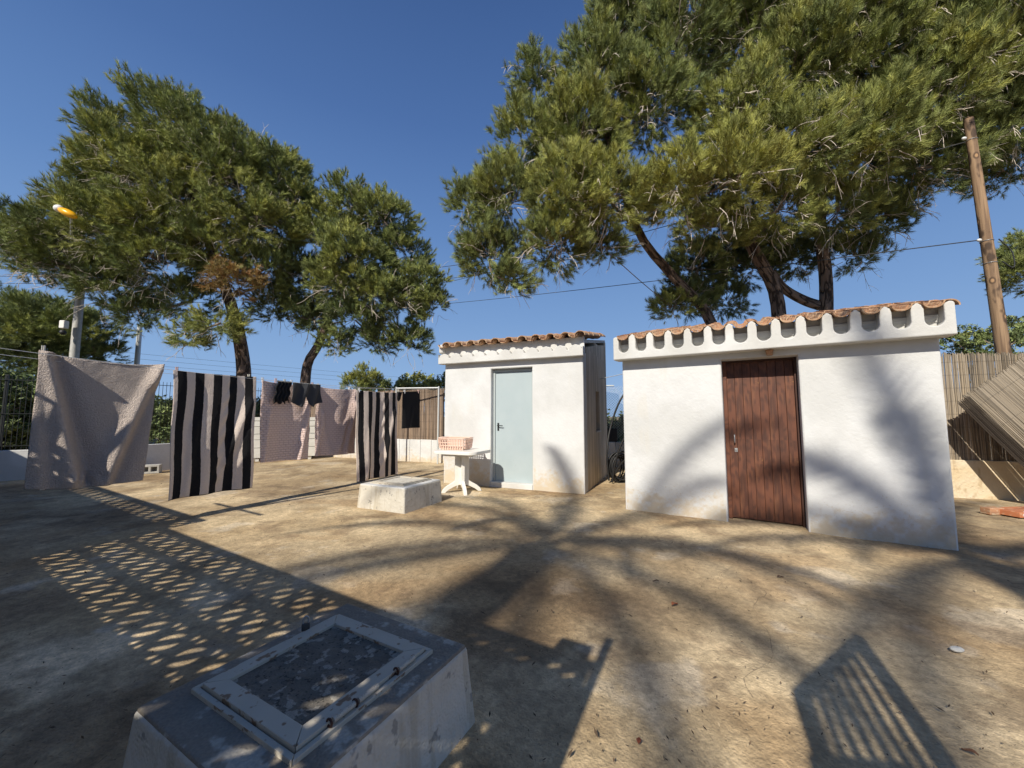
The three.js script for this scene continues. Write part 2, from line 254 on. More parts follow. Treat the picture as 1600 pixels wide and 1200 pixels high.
{ // ---- small shed with the grey door
  const a = 23 * D2R, sh = thing('pump_house', 'small white shed with pale grey metal door and wavy tile edge', 'shed', W(1.271, 0, 6.798), -a);
  const wm = mat({ map: wallMap(3.4, 2.6, 450, .95), bumpMap: plasterBump, bumpScale: .0045, roughness: .93 }); wm.map.offset.set(.87, 0);
  obj('front_wall', wallPanel(-2.88, 0, -.1, 2.5, [-1.82, -.965, 2.27], .24).translate(0, 0, -.24), wm, sh);
  const sw = -.12; // right side wall is built round a small blind window
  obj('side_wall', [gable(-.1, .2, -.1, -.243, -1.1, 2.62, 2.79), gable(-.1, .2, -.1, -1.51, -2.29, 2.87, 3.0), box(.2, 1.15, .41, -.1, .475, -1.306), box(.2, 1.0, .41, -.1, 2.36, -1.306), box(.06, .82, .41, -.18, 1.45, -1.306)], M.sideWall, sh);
  obj('side_wall', gable(-2.776, .2, -.1, -.243, -2.29, 2.62, 3.0), M.plaster, sh);
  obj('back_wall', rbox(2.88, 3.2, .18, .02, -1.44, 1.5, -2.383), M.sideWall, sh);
  obj('window_sill', box(.05, .03, .44, .0, 1.035, -1.306), M.plaster, sh);
  const yb = 2.41, e0 = -2.965, e1 = .03, n = 11, pitch = (e1 - e0) / n, cx = i => e0 + pitch * (i + .5);
  const eave = obj('eave', rbox(e1 - e0, .36, .06, .01, (e0 + e1) / 2, yb + .18, .0), M.plaster, sh);
  const s = new THREE.Shape(); s.moveTo(e0, yb); s.lineTo(e1, yb); s.lineTo(e1, yb + .17);
  for (let i = n - 1; i >= 0; i--) { const c = cx(i); s.lineTo(c + .12, yb + .115); s.quadraticCurveTo(c + .10, yb + .19, c + .035, yb + .195); s.quadraticCurveTo(c, yb + .215, c - .035, yb + .195); s.quadraticCurveTo(c - .10, yb + .19, c - .12, yb + .115); }
  s.lineTo(e0, yb + .2); s.lineTo(e0, yb);
  obj('scalloped_front', ext(s, .10, .01, 8).translate(0, 0, .04), M.plaster, eave);
  obj('mortar_end', triUV(new RoundedBoxGeometry(.1, .2, .3, 3, .045).translate(e0 + .05, yb + .31, 0)), M.plaster, eave);
  const slope = 10 * D2R, roof = obj('roof_slab', new THREE.BoxGeometry(2.9, .06, 2.4).translate(0, 0, -1.2).rotateX(slope).translate(-1.45, yb + .28, -.02), M.plaster, sh);
  const cov = barrel(.095, .08, .46, .013, true), chn = barrel(.085, .1, .46, .013, false);
  const put = (g, x, y, z, row) => { const t = obj('roof_tile', g, M.tile[Math.floor(rnd() * 4)], roof); t.position.set(x + rr(-.006, .006), y + Math.tan(slope) * .36 * row, z - .36 * row); t.rotation.set(slope + rr(-.02, .02), rr(-.02, .02), rr(-.04, .04)); };
  for (let row = 0; row < 6; row++) for (let i = 0; i < n; i++) { put(cov, cx(i) + pitch * .5 - .03, yb + .345, .225 + rr(-.012, .012), row); put(chn, cx(i) - .03, yb + .39, .215 + rr(-.012, .012), row); }
  obj('door_frame', [box(.045, 2.17, .07, -1.80, 1.17, -.12), box(.045, 2.17, .07, -.985, 1.17, -.12), box(.77, .05, .07, -1.3925, 2.235, -.12)], M.frameGrey, sh);
  const door = obj('door', rbox(.765, 2.11, .04, .004, -1.3925, 1.15, -.125), M.greyDoor, sh);
  const hd = obj('door_handle', [rbox(.035, .15, .012, .004, -1.715, 1.14, -.098), tube([V(-1.715, 1.165, -.1), V(-1.715, 1.165, -.055), V(-1.69, 1.165, -.05), V(-1.6, 1.16, -.05)], .009, 12, 6)], M.black, door);
  obj('doorstep', rbox(.855, .15, .22, .012, -1.3925, .02, -.09), cm(M.plaster, {}), sh);
}

// ---------------------------------------------------------------- the two covered cistern heads
const wornTop = mat({ map: tex(512, 512, (u, v) => { const a = fbm(u * 6, v * 6, 5, 501, 6, 6), b = fbm(u * 22, v * 22, 4, 505, 22, 22); let c = mix3([.20, .17, .135], [.31, .27, .215], a); c = mix3(c, [.46, .42, .35], sstep(.54, .66, b * .55 + a * .45)); return c.map(x => x * lerp(.85, 1.1, vnoise(u * 150, v * 150, 7, 150, 150))); }, .9, .9), bumpMap: plasterBump, bumpScale: .012 });
const lidMortar = mat({ map: tex(512, 512, (u, v) => { const a = fbm(u * 7, v * 7, 5, 511), b = fbm(u * 15, v * 15, 5, 515); let c = mix3([.10, .087, .068], [.21, .185, .15], a); const edge = Math.min(u, v, 1 - u, 1 - v); c = mix3(c, [.37, .335, .275], .8 * sstep(.63, .70, b + .13 * (1 - sstep(.02, .14, edge)) + .03 * a)); if (fbm(u * 40, v * 40, 2, 518) > .74) c = c.map(x => x * .45); return c.map(x => x * lerp(.8, 1.15, vnoise(u * 180, v * 180, 8))); }, .5, .5), bumpMap: tex(256, 256, (u, v) => fbm(u * 15, v * 15, 5, 515), .5, .5), bumpScale: .012 });
const frameMat = mat({ map: tex(256, 256, (u, v) => { const b = fbm(u * 16, v * 16, 4, 521, 16, 16); let c = mix3([.47, .425, .34], [.56, .51, .42], fbm(u * 4, v * 4, 3, 522, 4, 4)); return mix3(c, [.24, .15, .09], sstep(.66, .74, b)); }, .5, .5), roughness: .6 });
function cistern(label, pos, turn, w, d, h, fw, fd, wm, topM, detailed, lid, batter) {
  const t = thing('cistern_head', label, 'cistern cover', pos, turn);
  const g = new RoundedBoxGeometry(w, h + .1, d, 3, .018).translate(0, h / 2 - .05, 0); const p = g.attributes.position;
  const sd = Math.round(w * 100);
  for (let i = 0; i < p.count; i++) { const y = p.getY(i), k = 1 + batter * (1 - y / h); p.setX(i, p.getX(i) * k); p.setZ(i, p.getZ(i) * k); }
  g.computeVertexNormals();
  obj('base', triUV(g), wm, t);
  const sl = new RoundedBoxGeometry(w - .012, .03, d - .012, 3, .012); obj('worn_top', triUV(sl.translate(0, h - .006, 0)), topM, t);
  // hatch: outer angle frame, four mitred bars, mortar infill
  const y = h + .012, b = .062;
  const bars = (W2, D2, bw, hh, yy, m, parent) => { for (let k = 0; k < 4; k++) { const L = k % 2 ? D2 : W2, o = k % 2 ? W2 / 2 : D2 / 2; const s = shapeOf([[-L / 2 + .002, 0], [L / 2 - .002, 0], [L / 2 - bw, bw], [-L / 2 + bw, bw]]); const q = ext(s, hh, .003, 2).rotateX(-Math.PI / 2); q.translate(0, yy, o); const e = obj('frame_bar', triUV(q.rotateY(k * Math.PI / 2)), m, parent); } };
  const hatch = obj('hatch', triUV(new THREE.BoxGeometry(fw - 2 * b + .004, .016, fd - 2 * b + .004, 1, 1, 1).translate(0, y + .004, 0)), lid, t);
  { const q = hatch.geometry.attributes.uv; for (let i = 0; i < q.count; i++) q.setXY(i, q.getX(i) + .25, q.getY(i) + .25); }
  bars(fw, fd, b, .022, y, frameMat, hatch); bars(fw + .05, fd + .05, .02, .014, y - .004, frameMat, hatch);
  if (detailed) for (const z of [-.17, .02, .12]) obj('hinge', new THREE.CylinderGeometry(.010, .010, .085, 10).rotateX(Math.PI / 2).translate(fw / 2 + .006, y + .024, z), frameMat, hatch);
  if (detailed) for (const z of [-.115, .075, .175]) obj('hinge_pin', new THREE.TorusGeometry(.012, .004, 6, 12).translate(fw / 2 + .006, y + .024, z), M.darkWood, hatch);
  return t;
}
const stained = mat({ map: tex(512, 512, (u, v) => { const a = fbm(u * 6, v * 6, 5, 531, 6, 6), dr = fbm(u * 22, v * 2.2, 4, 533, 22, 0); let c = mix3([.50, .465, .39], [.61, .575, .50], a); c = mix3(c, [.36, .30, .20], sstep(.58, .74, dr) * .4); c = mix3(c, [.16, .155, .15], sstep(.70, .76, fbm(u * 18, v * 18, 4, 536, 18, 18)) * .6); return c; }, 1, 1), bumpMap: plasterBump, bumpScale: .016 });
cistern('big pale cistern block with padlocked steel hatch, nearest the camera', W(-.765, 0, 1.63), -29 * D2R, .81, .88, .32, .575, .57, stained, wornTop, true, lidMortar, .07);
cistern('smaller white cistern block in the middle, under the striped towel', W(-1.705, 0, 6.03), -25.5 * D2R, .86, .85, .335, .6, .6, stained, cm(M.plaster, {}), false, stained, .05);
{
  const a = 29 * D2R, o = V(-.765, 0, -1.63), L = V(-.305, .35, -.13).applyAxisAngle(V(0, 1, 0), -a).add(o);
  const p = thing('padlock', 'small dark padlock on the rim of the nearest hatch', 'padlock', L, .5);
  obj('body', rbox(.035, .032, .016, .004, 0, .014, 0), mat({ rgb: [.09, .085, .08], metalness: .5, roughness: .5 }), p);
  obj('shackle', tube([V(-.011, .03, 0), V(-.011, .052, 0), V(0, .062, 0), V(.011, .052, 0), V(.011, .03, 0)], .0035, 16, 6), M.steel, p);
}

// ---------------------------------------------------------------- table and basket
{
  const t = thing('patio_table', 'white plastic patio table against the small shed', 'table', W(-.90, 0, 7.0), -23 * D2R);
  const s = new THREE.Shape(), hw = .44, hd = .37, c = .11; s.moveTo(-hw + c, -hd); s.lineTo(hw - c, -hd); s.quadraticCurveTo(hw - .03, -hd + .03, hw, -hd + c); s.lineTo(hw, hd - c); s.quadraticCurveTo(hw - .03, hd - .03, hw - c, hd); s.lineTo(-hw + c, hd); s.quadraticCurveTo(-hw + .03, hd - .03, -hw, hd - c); s.lineTo(-hw, -hd + c); s.quadraticCurveTo(-hw + .03, -hd + .03, -hw + c, -hd);
  obj('tabletop', triUV(ext(s, .04, .008).rotateX(-Math.PI / 2).translate(0, .695, 0)), M.plastic, t);
  obj('apron', triUV(new THREE.BoxGeometry(.52, .05, .44).translate(0, .668, 0)), M.plastic, t);
  const lg = shapeOf([[.02, .66], [.02, .12], [.05, .13], [.14, .10], [.24, .05], [.30, 0], [.36, 0], [.335, .06], [.27, .115], [.19, .16], [.125, .2], [.125, .66]]);
  for (let k = 0; k < 4; k++) obj('leg', triUV(ext(lg, .045, .006, 3).translate(0, 0, -.0225).rotateY(k * Math.PI / 2 + .72)), M.plastic, t);
  obj('column', triUV(new THREE.CylinderGeometry(.045, .045, .55, 12).translate(0, .4, 0)), M.plastic, t);
  // laundry basket
  const b = thing('laundry_basket', 'peach plastic laundry basket on the white table', 'basket', W(-1.03, .736, 7.1), -20 * D2R);
  const bw = .27, bd = .19, H = .215, rim = [], sl = [];
  const rect = (w, d, y, r) => { const p = []; for (const [sx, sz, a0] of [[1, 1, 0], [-1, 1, 1], [-1, -1, 2], [1, -1, 3]]) for (let k = 0; k <= 3; k++) { const a = (a0 + k / 3) * Math.PI / 2; p.push(V(sx * (w - r) + Math.cos(a) * r, y, sz * (d - r) + Math.sin(a) * r)); } return p; };
  const loop = (pts, r) => { const q = new THREE.CatmullRomCurve3(pts, true); return new THREE.TubeGeometry(q, 60, r, 6, true); };
  obj('rim', [loop(rect(bw, bd, H, .05), .013), loop(rect(bw * .985, bd * .985, H - .03, .05), .006)], M.peach, b);
  obj('base', rbox(bw * 1.7, .05, bd * 1.66, .02, 0, .026, 0), M.peach, b);
  const top = new THREE.CatmullRomCurve3(rect(bw, bd, H - .02, .05), true), bot = new THREE.CatmullRomCurve3(rect(bw * .93, bd * .92, .03, .05), true);
  for (let i = 0; i < 34; i++) { const A = top.getPointAt(i / 34), B = bot.getPointAt(i / 34); sl.push(tube([B, A], .011, 1, 6)); }
  for (const k of [.33, .66]) sl.push(loop(rect(lerp(bw * .93, bw, k), lerp(bd * .92, bd, k), lerp(.03, H - .02, k), .05), .008));
  obj('slatted_side', sl, M.peach, b);
  for (const sx of [-1, 1]) obj('handle', tube([V(sx * bw, H, -.08), V(sx * (bw + .025), H + .006, -.05), V(sx * (bw + .025), H + .006, .05), V(sx * bw, H, .08)], .011, 16, 6), M.peach, b);
}

// ---------------------------------------------------------------- perimeter walls, fences
const lowWallMap = (sd) => mat({ map: wallMap(4, .9, sd, .5), bumpMap: plasterBump, bumpScale: .02, roughness: .95 });
function lowWall(label, A, B, h, m, t = .16) {
  const dx = B[0] - A[0], dz = B[1] - A[1], L = Math.hypot(dx, dz), o = thing('garden_wall', label, 'wall', W(A[0], 0, A[1]), Math.atan2(dz, dx));
  obj('wall_body', rbox(L, h + .1, t, .012, L / 2, h / 2 - .05, -t / 2), m, o); return [o, L];
}
const PA = [-14.2, 5.7], PB = [-8.95, 9.2], PC = [-6.95, 13.25], PD = [-2.0, 11.2], PE = [2.75, 10.3], PF = [6.9, 6.62], PG = [12.5, 5.0];
const offWhite = lowWallMap(601), ochreWall = mat({ map: tex(512, 256, (u, v) => { const a = fbm(u * 12, v * 4, 5, 611), d = fbm(u * 40, v * 3, 4, 613); let c = mix3([.60, .46, .27], [.68, .60, .46], a); return mix3(c, [.40, .28, .15], sstep(.60, .75, d) * .6); }, 4, .9), bumpMap: plasterBump, bumpScale: .02 });
lowWall('low white wall in shade behind the fleece blanket', PA, PB, .63, M.plaster);
lowWall('low white wall running back behind the wide striped towel', PB, PC, .66, M.plaster);
{ // back wall: rendered blocks whose upright joints show
  const dx = PD[0] - PC[0], dz = PD[1] - PC[1], L = Math.hypot(dx, dz), o = thing('garden_wall', 'low cream block wall under the reed screen, left of the small shed', 'wall', W(PC[0], 0, PC[1]), Math.atan2(dz, dx));
  obj('wall_core', box(L, .64, .12, L / 2, .30, -.075), offWhite, o);
  const n = 14, w = L / n; for (let i = 0; i < n; i++) obj('render_panel', rbox(w - .008, .66, .03, .006, w * (i + .5), .325 + rr(-.004, .004), .0), offWhite, o);
}
lowWall('low wall section seen between the two sheds', PD, PE, .66, offWhite);
lowWall('low wall hidden behind the large shed', PE, PF, .66, offWhite);
lowWall('low ochre stained wall under the right reed fence', PF, PG, .62, ochreWall);
function barFence(label, A, B, y0, y1) {
  const dx = B[0] - A[0], dz = B[1] - A[1], L = Math.hypot(dx, dz), o = thing('bar_fence', label, 'fence', W(A[0], 0, A[1]), Math.atan2(dz, dx), 'black bar fences on the low wall');
  const bars = []; for (let x = .03; x < L; x += .075) bars.push(new THREE.CylinderGeometry(.0055, .0055, y1 - y0 + rr(-.01, .03), 4).translate(x, (y0 + y1) / 2, -.08));
  const m = obj('bars', bars, M.bar, o); m.userData.kind = 'stuff';
  for (const y of [y0 + .12, (y0 + y1) / 2, y1 - .08]) obj('rail', box(L, .014, .012, L / 2, y, -.068), M.bar, o);
  for (let x = 0; x <= L; x += 2.1) obj('post', rbox(.05, y1 + .08 - .1, .05, .006, Math.min(L - .03, x + .03), (y1 + .08) / 2, -.105), M.bar, o);
}
barFence('black bar fence left of the fleece blanket', PA, PB, .6, 2.2);
barFence('black bar fence behind the wide striped towel', PB, PC, .63, 2.2);
// reed screens: thousands of thin canes, wired in rows
const reedGeo = new THREE.CylinderGeometry(.0055, .0065, 1, 5, 1, true);
function reeds(parent, name, L, y0, y1, z, pitch, tone, ragged) {
  const n = Math.floor(L / pitch), layers = 2, im = new THREE.InstancedMesh(reedGeo, M.reed, n * layers); im.name = name; im.userData.kind = 'stuff'; im.castShadow = im.receiveShadow = true; parent.add(im);
  const m = new THREE.Matrix4(), q = new THREE.Quaternion(), e = new THREE.Euler(), c = new THREE.Color();
  for (let i = 0; i < n * layers; i++) {
    const x = (i % n + rnd()) * pitch, top = y1 + gauss() * ragged + (fbm(x * 2, 1, 3, 71) - .5) * ragged * 3, bot = y0 + gauss() * .02 + (fbm(x * 3, 7, 3, 73) - .5) * .06, h = top - bot;
    e.set(gauss() * .012, 0, gauss() * .022); q.setFromEuler(e); m.compose(V(x, bot + h / 2, z + gauss() * .006), q, V(rr(.7, 1.3), h, rr(.7, 1.3))); im.setMatrixAt(i, m);
    const k = rr(.35, 1.3) * lerp(.8, 1.2, fbm(x * 5, 2, 3, 77)), w = rnd(); c.setRGB(tone[0] * k, tone[1] * k * lerp(.94, 1.03, w), tone[2] * k * lerp(.85, 1.1, w)); im.setColorAt(i, c);
  }
  for (let y = y0 + .12; y < y1; y += .22) obj('binding_wire', tube([V(0, y, z + .014), V(L / 2, y + .01, z + .016), V(L, y, z + .014)], .0011, 4, 4), M.wire, parent);
}
{
  const seg = (label, A, B, y0, y1, pitch, tone, rag) => { const dx = B[0] - A[0], dz = B[1] - A[1], L = Math.hypot(dx, dz), o = thing('reed_screen', label, 'reed fence', W(A[0], 0, A[1]), Math.atan2(dz, dx)); reeds(o, 'reeds', L, y0, y1, -.04, pitch, tone, rag); return o; };
  seg('brown reed screen on the back wall behind the pink blankets', PC, PD, .62, 2.14, .0085, [.30, .225, .165], .03);
  seg('reed screen on the low wall right of the large shed', PF, PG, .60, 2.38, .009, [.335, .28, .21], .035);
  // mesh fence between the sheds
  const dx = PE[0] - PD[0], dz = PE[1] - PD[1], L = Math.hypot(dx, dz), o = thing('wire_fence', 'chain link fence with grey netting between the two sheds', 'fence', W(PD[0], 0, PD[1]), Math.atan2(dz, dx));
  const g = []; for (let x = -1.5; x < L; x += .07) for (const s of [1, -1]) { const a = V(s > 0 ? x : x + 1.5, .66, -.08), b = V(s > 0 ? x + 1.5 : x, 2.16, -.08); if (Math.min(a.x, b.x) < 2.6) continue; g.push(tube([a, b], .004, 1, 3)); }
  const m = obj('wire_mesh', g, M.galv, o); m.userData.kind = 'stuff';
  obj('top_rail', tube([V(2.4, 2.17, -.08), V(L, 2.17, -.08)], .018, 2, 8), M.galv, o);
  obj('black_sheet', rbox(2.3, .36, .02, .006, L - 1.1, .84, -.05), M.black, o);
}
{ // a loose reed panel that has come away and folds forward at the right edge
  const o = thing('fallen_reed_panel', 'loose reed panel leaning crooked against the right reed fence', 'reed panel', W(7.05, 0, 5.95), 0);
  // local frame of the panel: canes run along "dir", the edge with ragged ends along "side"
  const A = at(1512, 618, 6.0), B = at(1598, 560, 5.9), C = at(1660, 755, 5.6); o.position.copy(A);
  const side = B.clone().sub(A), dir = C.clone().sub(A); const nrm = side.clone().cross(dir).normalize(); if (nrm.z < 0) nrm.negate();
  const n = 330, L = dir.length() * 1.22, im = new THREE.InstancedMesh(reedGeo, M.reed, n * 2); im.name = 'reeds'; im.userData.kind = 'stuff'; o.add(im);
  const mm = new THREE.Matrix4(), c = new THREE.Color(), up = V(0, 1, 0), dn = dir.clone().normalize();
  for (let i = 0; i < n * 2; i++) {
    const k = (i % n + rnd()) / n * 2.2, curl = Math.max(0, .12 - k) * 1.2, p = side.clone().multiplyScalar(k).addScaledVector(dn, rr(-.03, .03)).addScaledVector(nrm, gauss() * .006 - curl * .5);
    const d = dn.clone().add(V(gauss(), gauss(), gauss()).multiplyScalar(.012)).normalize(); mm.compose(p.addScaledVector(d, L / 2), new THREE.Quaternion().setFromUnitVectors(up, d), V(1.1, L, 1.1)); im.setMatrixAt(i, mm);
    const q = rr(.5, 1.15); c.setRGB(.315 * q, .265 * q, .20 * q); im.setColorAt(i, c);
  }
  // rolled dark netting hanging under its lower edge
  const r = []; for (let k = 0; k < 46; k++) { const off = side.clone().normalize().multiplyScalar(-.19 * k / 46).addScaledVector(nrm, .02 * Math.sin(k)); r.push(tube([off.clone().addScaledVector(dn, rr(-.03, .03) + .02 * k / 46), off.clone().addScaledVector(dn, L * .5).addScaledVector(V(0, -1, 0), .03), off.clone().addScaledVector(dn, L * 1.0)], .004, 6, 4)); }
  const sw = obj('dark_canes', r, mat({ rgb: [.055, .042, .032], roughness: 1 }), o); sw.userData.kind = 'stuff';
  for (const k of [.1, .3, .5, .7, .9]) obj('binding_wire', tube([dn.clone().multiplyScalar(L * k).addScaledVector(nrm, .012), side.clone().multiplyScalar(2.1).addScaledVector(dn, L * k).addScaledVector(nrm, .012)], .0012, 2, 4), M.wire, o);
}
{ // clothesline frame in front of the back wall
  const o = thing('drying_frame', 'galvanised tube clothesline frame in front of the reed screen', 'drying frame', W(-3.37, 0, 11.35), Math.atan2(-.4, 2.4));
  for (const x of [0, 1.3, 1.52, 2.75]) obj('post', new THREE.CylinderGeometry(.024, .024, 2.2, 10).translate(x, 1.1, .12), M.galv, o);
  obj('top_bar', new THREE.CylinderGeometry(.02, .02, 1.33, 10).rotateZ(Math.PI / 2).translate(.65, 2.16, .12), M.galv, o);
  obj('top_bar', new THREE.CylinderGeometry(.02, .02, 1.25, 10).rotateZ(Math.PI / 2).translate(2.135, 2.16, .12), M.galv, o);
}

// ---------------------------------------------------------------- washing
const terryBump = tex(512, 512, (u, v) => .6 * vnoise(u * 150, v * 150, 641, 150, 150) + .4 * vnoise(u * 70, v * 70, 643, 70, 70), .55, .55);
const waffleTex = (fn) => tex(256, 256, fn, .34, .34);
const waffle = (u, v) => { const r = Math.floor(v * 9), y = v * 9 - r, x = (u * 5 + (r % 2) * .5) % 1; return sstep(0, .16, y) * sstep(1, .8, y) * sstep(0, .1, x) * sstep(1, .9, x); };
const C = {};
C.fleece = mat({ map: tex(256, 256, (u, v) => mix3([.46, .385, .335], [.57, .485, .425], fbm(u * 40, v * 40, 3, 651, 40, 40)), .5, .5), bumpMap: terryBump, bumpScale: .016, roughness: 1 });
C.waffle = mat({ map: waffleTex((u, v) => mix3([.60, .44, .39], [.72, .56, .50], waffle(u, v))), bumpMap: waffleTex((u, v) => waffle(u, v)), bumpScale: .008, roughness: 1 });
const stripe = u => { const x = u * 1.04; if (x < .045 || x > .995) return 0; return Math.floor((x - .045) / (.95 / 9)) % 2 === 0 ? 1 : 0; };
C.stripe = mat({ map: tex(1024, 256, (u, v) => { const f = .9 + .2 * vnoise(u * 300, v * 400, 661), d = stripe(u + (vnoise(v * 60, 3, 662) - .5) * .003); return (d ? [.006, .006, .008] : [.64, .545, .475]).map(x => x * f); }, 1, 1), bumpMap: terryBump, bumpScale: .005, roughness: 1 });
C.black = mat({ rgb: [.014, .014, .016], bumpMap: terryBump, bumpScale: .003, roughness: 1 });
C.grey = mat({ rgb: [.045, .047, .052], bumpMap: terryBump, bumpScale: .003, roughness: .95 });
// a hanging cloth: outline(u, v) -> [x, y], bulge(u, v) -> z; closed with a thin edge
function cloth(nx, ny, outline, bulge, th = .006, metric = true) {
  const P = [], pos = [], uv = [], idx = [];
  for (let j = 0; j <= ny; j++) for (let i = 0; i <= nx; i++) { const u = i / nx, v = j / ny, [x, y] = outline(u, v); P.push(V(x, y, bulge(u, v))); }
  const k = (nx + 1) * (ny + 1), at2 = (i, j) => P[Math.max(0, Math.min(ny, j)) * (nx + 1) + Math.max(0, Math.min(nx, i))];
  for (const s of [.5, -.5]) for (let j = 0; j <= ny; j++) for (let i = 0; i <= nx; i++) { const n = at2(i + 1, j).clone().sub(at2(i - 1, j)).cross(at2(i, j - 1).clone().sub(at2(i, j + 1))).normalize(), p = at2(i, j); pos.push(p.x + n.x * th * s, p.y + n.y * th * s, p.z + n.z * th * s); metric ? uv.push(p.x, p.y) : uv.push(i / nx, j / ny); }
  for (let j = 0; j < ny; j++) for (let i = 0; i < nx; i++) { const a = j * (nx + 1) + i, b = a + nx + 1; idx.push(a, b, a + 1, b, b + 1, a + 1); idx.push(k + a, k + a + 1, k + b, k + b, k + a + 1, k + b + 1); }
  const edge = (a, b) => idx.push(a, b, k + a, b, k + b, k + a);
  for (let i = 0; i < nx; i++) { edge(i, i + 1); edge(ny * (nx + 1) + i + 1, ny * (nx + 1) + i); }
  for (let j = 0; j < ny; j++) { edge((j + 1) * (nx + 1), j * (nx + 1)); edge(j * (nx + 1) + nx, (j + 1) * (nx + 1) + nx); }
  const g = new THREE.BufferGeometry(); g.setAttribute('position', new THREE.Float32BufferAttribute(pos, 3)); g.setAttribute('uv', new THREE.Float32BufferAttribute(uv, 2)); g.setIndex(idx); g.computeVertexNormals(); return g;
}
const ridge = (u, v, u0, v0, u1, v1, w) => { const dx = u1 - u0, dy = v1 - v0, t = Math.max(0, Math.min(1, ((u - u0) * dx + (v - v0) * dy) / (dx * dx + dy * dy))), d = Math.hypot(u - u0 - dx * t, v - v0 - dy * t); return Math.exp(-d * d / (w * w)); };
const LD = 23.9 * D2R, lineTurn = Math.PI / 2 - LD, onLine = (P, k, y) => W(P[0] + Math.sin(LD) * k, y, P[1] + Math.cos(LD) * k);
const L1 = [-4.53, 5.1], L2 = [-2.93, 7.24];
const hang = (name, label, cat, P, k, y, group) => thing(name, label, cat, onLine(P, k, y), lineTurn, group);
{ // fleece blanket pegged by its two corners, swagged into a deep fold
  const o = hang('fleece_blanket', 'big taupe fleece blanket sagging in folds at the left end', 'blanket', L1, -1.19, 2.035);
  const w = 1.06, h = 1.42;
  obj('cloth', cloth(110, 130, (u, v) => [w * (u - .07 * u - .10 * u * v - .02 * v * (1 - u)), -h * v - .05 * 4 * u * (1 - u) * (1 - v) - .04 * u - .03 * Math.sin(u * 3.1) * v],
    (u, v) => .13 * ridge(u, v, .06, -.02, .34, .93, .06 + .06 * v) - .10 * ridge(u, v, .12, .05, .5, .95, .07 + .05 * v) + .10 * ridge(u, v, 1.0, 0, .62, .95, .05 + .06 * v) - .07 * ridge(u, v, .93, .25, .72, 1, .07) + .05 * ridge(u, v, -.02, .1, .1, 1, .07)
      + .03 * Math.sin((u - .42) * 60) * Math.exp(-Math.pow((v - .93) / .05, 2) - Math.pow((u - .46) / .15, 2)) + .14 * u * (1 - .3 * v) + .10 * v + .02 * (fbm(u * 4, v * 5, 3, 671) - .5) , .012), C.fleece, o);
  obj('hem', tube(Array.from({ length: 14 }, (_, i) => { const u = i / 13; return V(w * u * .93, -.05 * 4 * u * (1 - u) - .04 * u, .10 * ridge(u, 0, 1, 0, .62, .95, .05) - .10 * ridge(u, 0, .12, .05, .5, .95, .07) + .05 * ridge(u, 0, -.02, .1, .1, 1, .07) + .14 * u + .13 * ridge(u, 0, .06, -.02, .34, .93, .06) + .004); }), .009, 40, 6), C.fleece, o);
  obj('care_tag', cloth(3, 3, (u, v) => [.10 + .035 * u, -1.435 - .022 * v], () => .05, .002), M.rope, o);
}
function stripedTowel(label, P, k, y, drop, sd, w = 1.04, h = 1.7) {
  const o = hang('striped_towel', label, 'towel', P, k, y, 'black and taupe striped beach towels');
  obj('cloth', cloth(90, 110, (u, v) => [w * u * (1 - .02 * v) + .008 * Math.sin(v * 9), -h * v - drop * u - .012 * Math.sin(u * Math.PI) * (1 - v)],
    (u, v) =>   .075 * u + .06 * v + (.012 + .03 * v) * Math.sin(u * 13 + sd + v * 1.6) + .03 * v * Math.sin(u * 5.2 + sd * 2) + .03 * ridge(u, v, .68, .1, .55, .9, .06) * Math.sin(v * 40 + u * 30) * .35 + .045 * ridge(u, v, .92, .25, .66, .75, .05) + .03 * ridge(u, v, .28, .45, .2, .95, .05) + .018 * (fbm(u * 6, v * 7, 3, 680 + sd) - .5), .008, false), C.stripe, o);
  obj('dark_hem', tube(Array.from({ length: 24 }, (_, i) => { const u = i / 23; return V(w * u * .98 + .008 * Math.sin(9), -h - drop * u, .075 * u + .06 + .042 * Math.sin(u * 13 + sd + 1.6) + .03 * Math.sin(u * 5.2 + sd * 2)); }), .006, 48, 5), C.black, o);
}
stripedTowel('wide black striped towel hanging beside the fleece blanket', L1, 0, 1.965, .0, 1);
stripedTowel('black striped towel hanging over the smaller cistern block', L2, 0, 1.835, -.01, 4.2);
function pink(label, k0, k1, y, h, sd, drop) {
  const o = hang('waffle_blanket', label, 'blanket', L1, k0, y, 'pink waffle blankets'), w = k1 - k0;
  obj('cloth', cloth(80, 110, (u, v) => [w * u + .02 * Math.sin(v * 4) * (u - .5), -h * v - drop * u - .03 * 4 * u * (1 - u) * (1 - v)],
    (u, v) => (sd > 2 ? .15 : .085) * u + .04 * v + (.01 + .03 * v) * Math.sin(u * 9 + sd) + .07 * ridge(u, v, .97, .25, .72, 1, .06) + .05 * ridge(u, v, .0, .0, .3, 1, .06 + .05 * v) * (sd > 2 ? 1.2 : .3) + .035 * ridge(u, v, .15, .4, .05, 1, .05) + .03 * (sd > 2 ? ridge(u, v, 1, .05, .55, .9, .06) : 0) + .02 * (fbm(u * 5, v * 5, 3, 690 + sd) - .5) + .04 * (.5 - u) * (1 - v), .007), C.waffle, o);
}
pink('pink waffle blanket behind the dark shorts', 1.17, 2.02, 1.925, 1.31, 1, .015);
pink('creased pink waffle blanket right of the dark shorts', 2.19, 3.02, 1.905, 1.29, 3, .01);
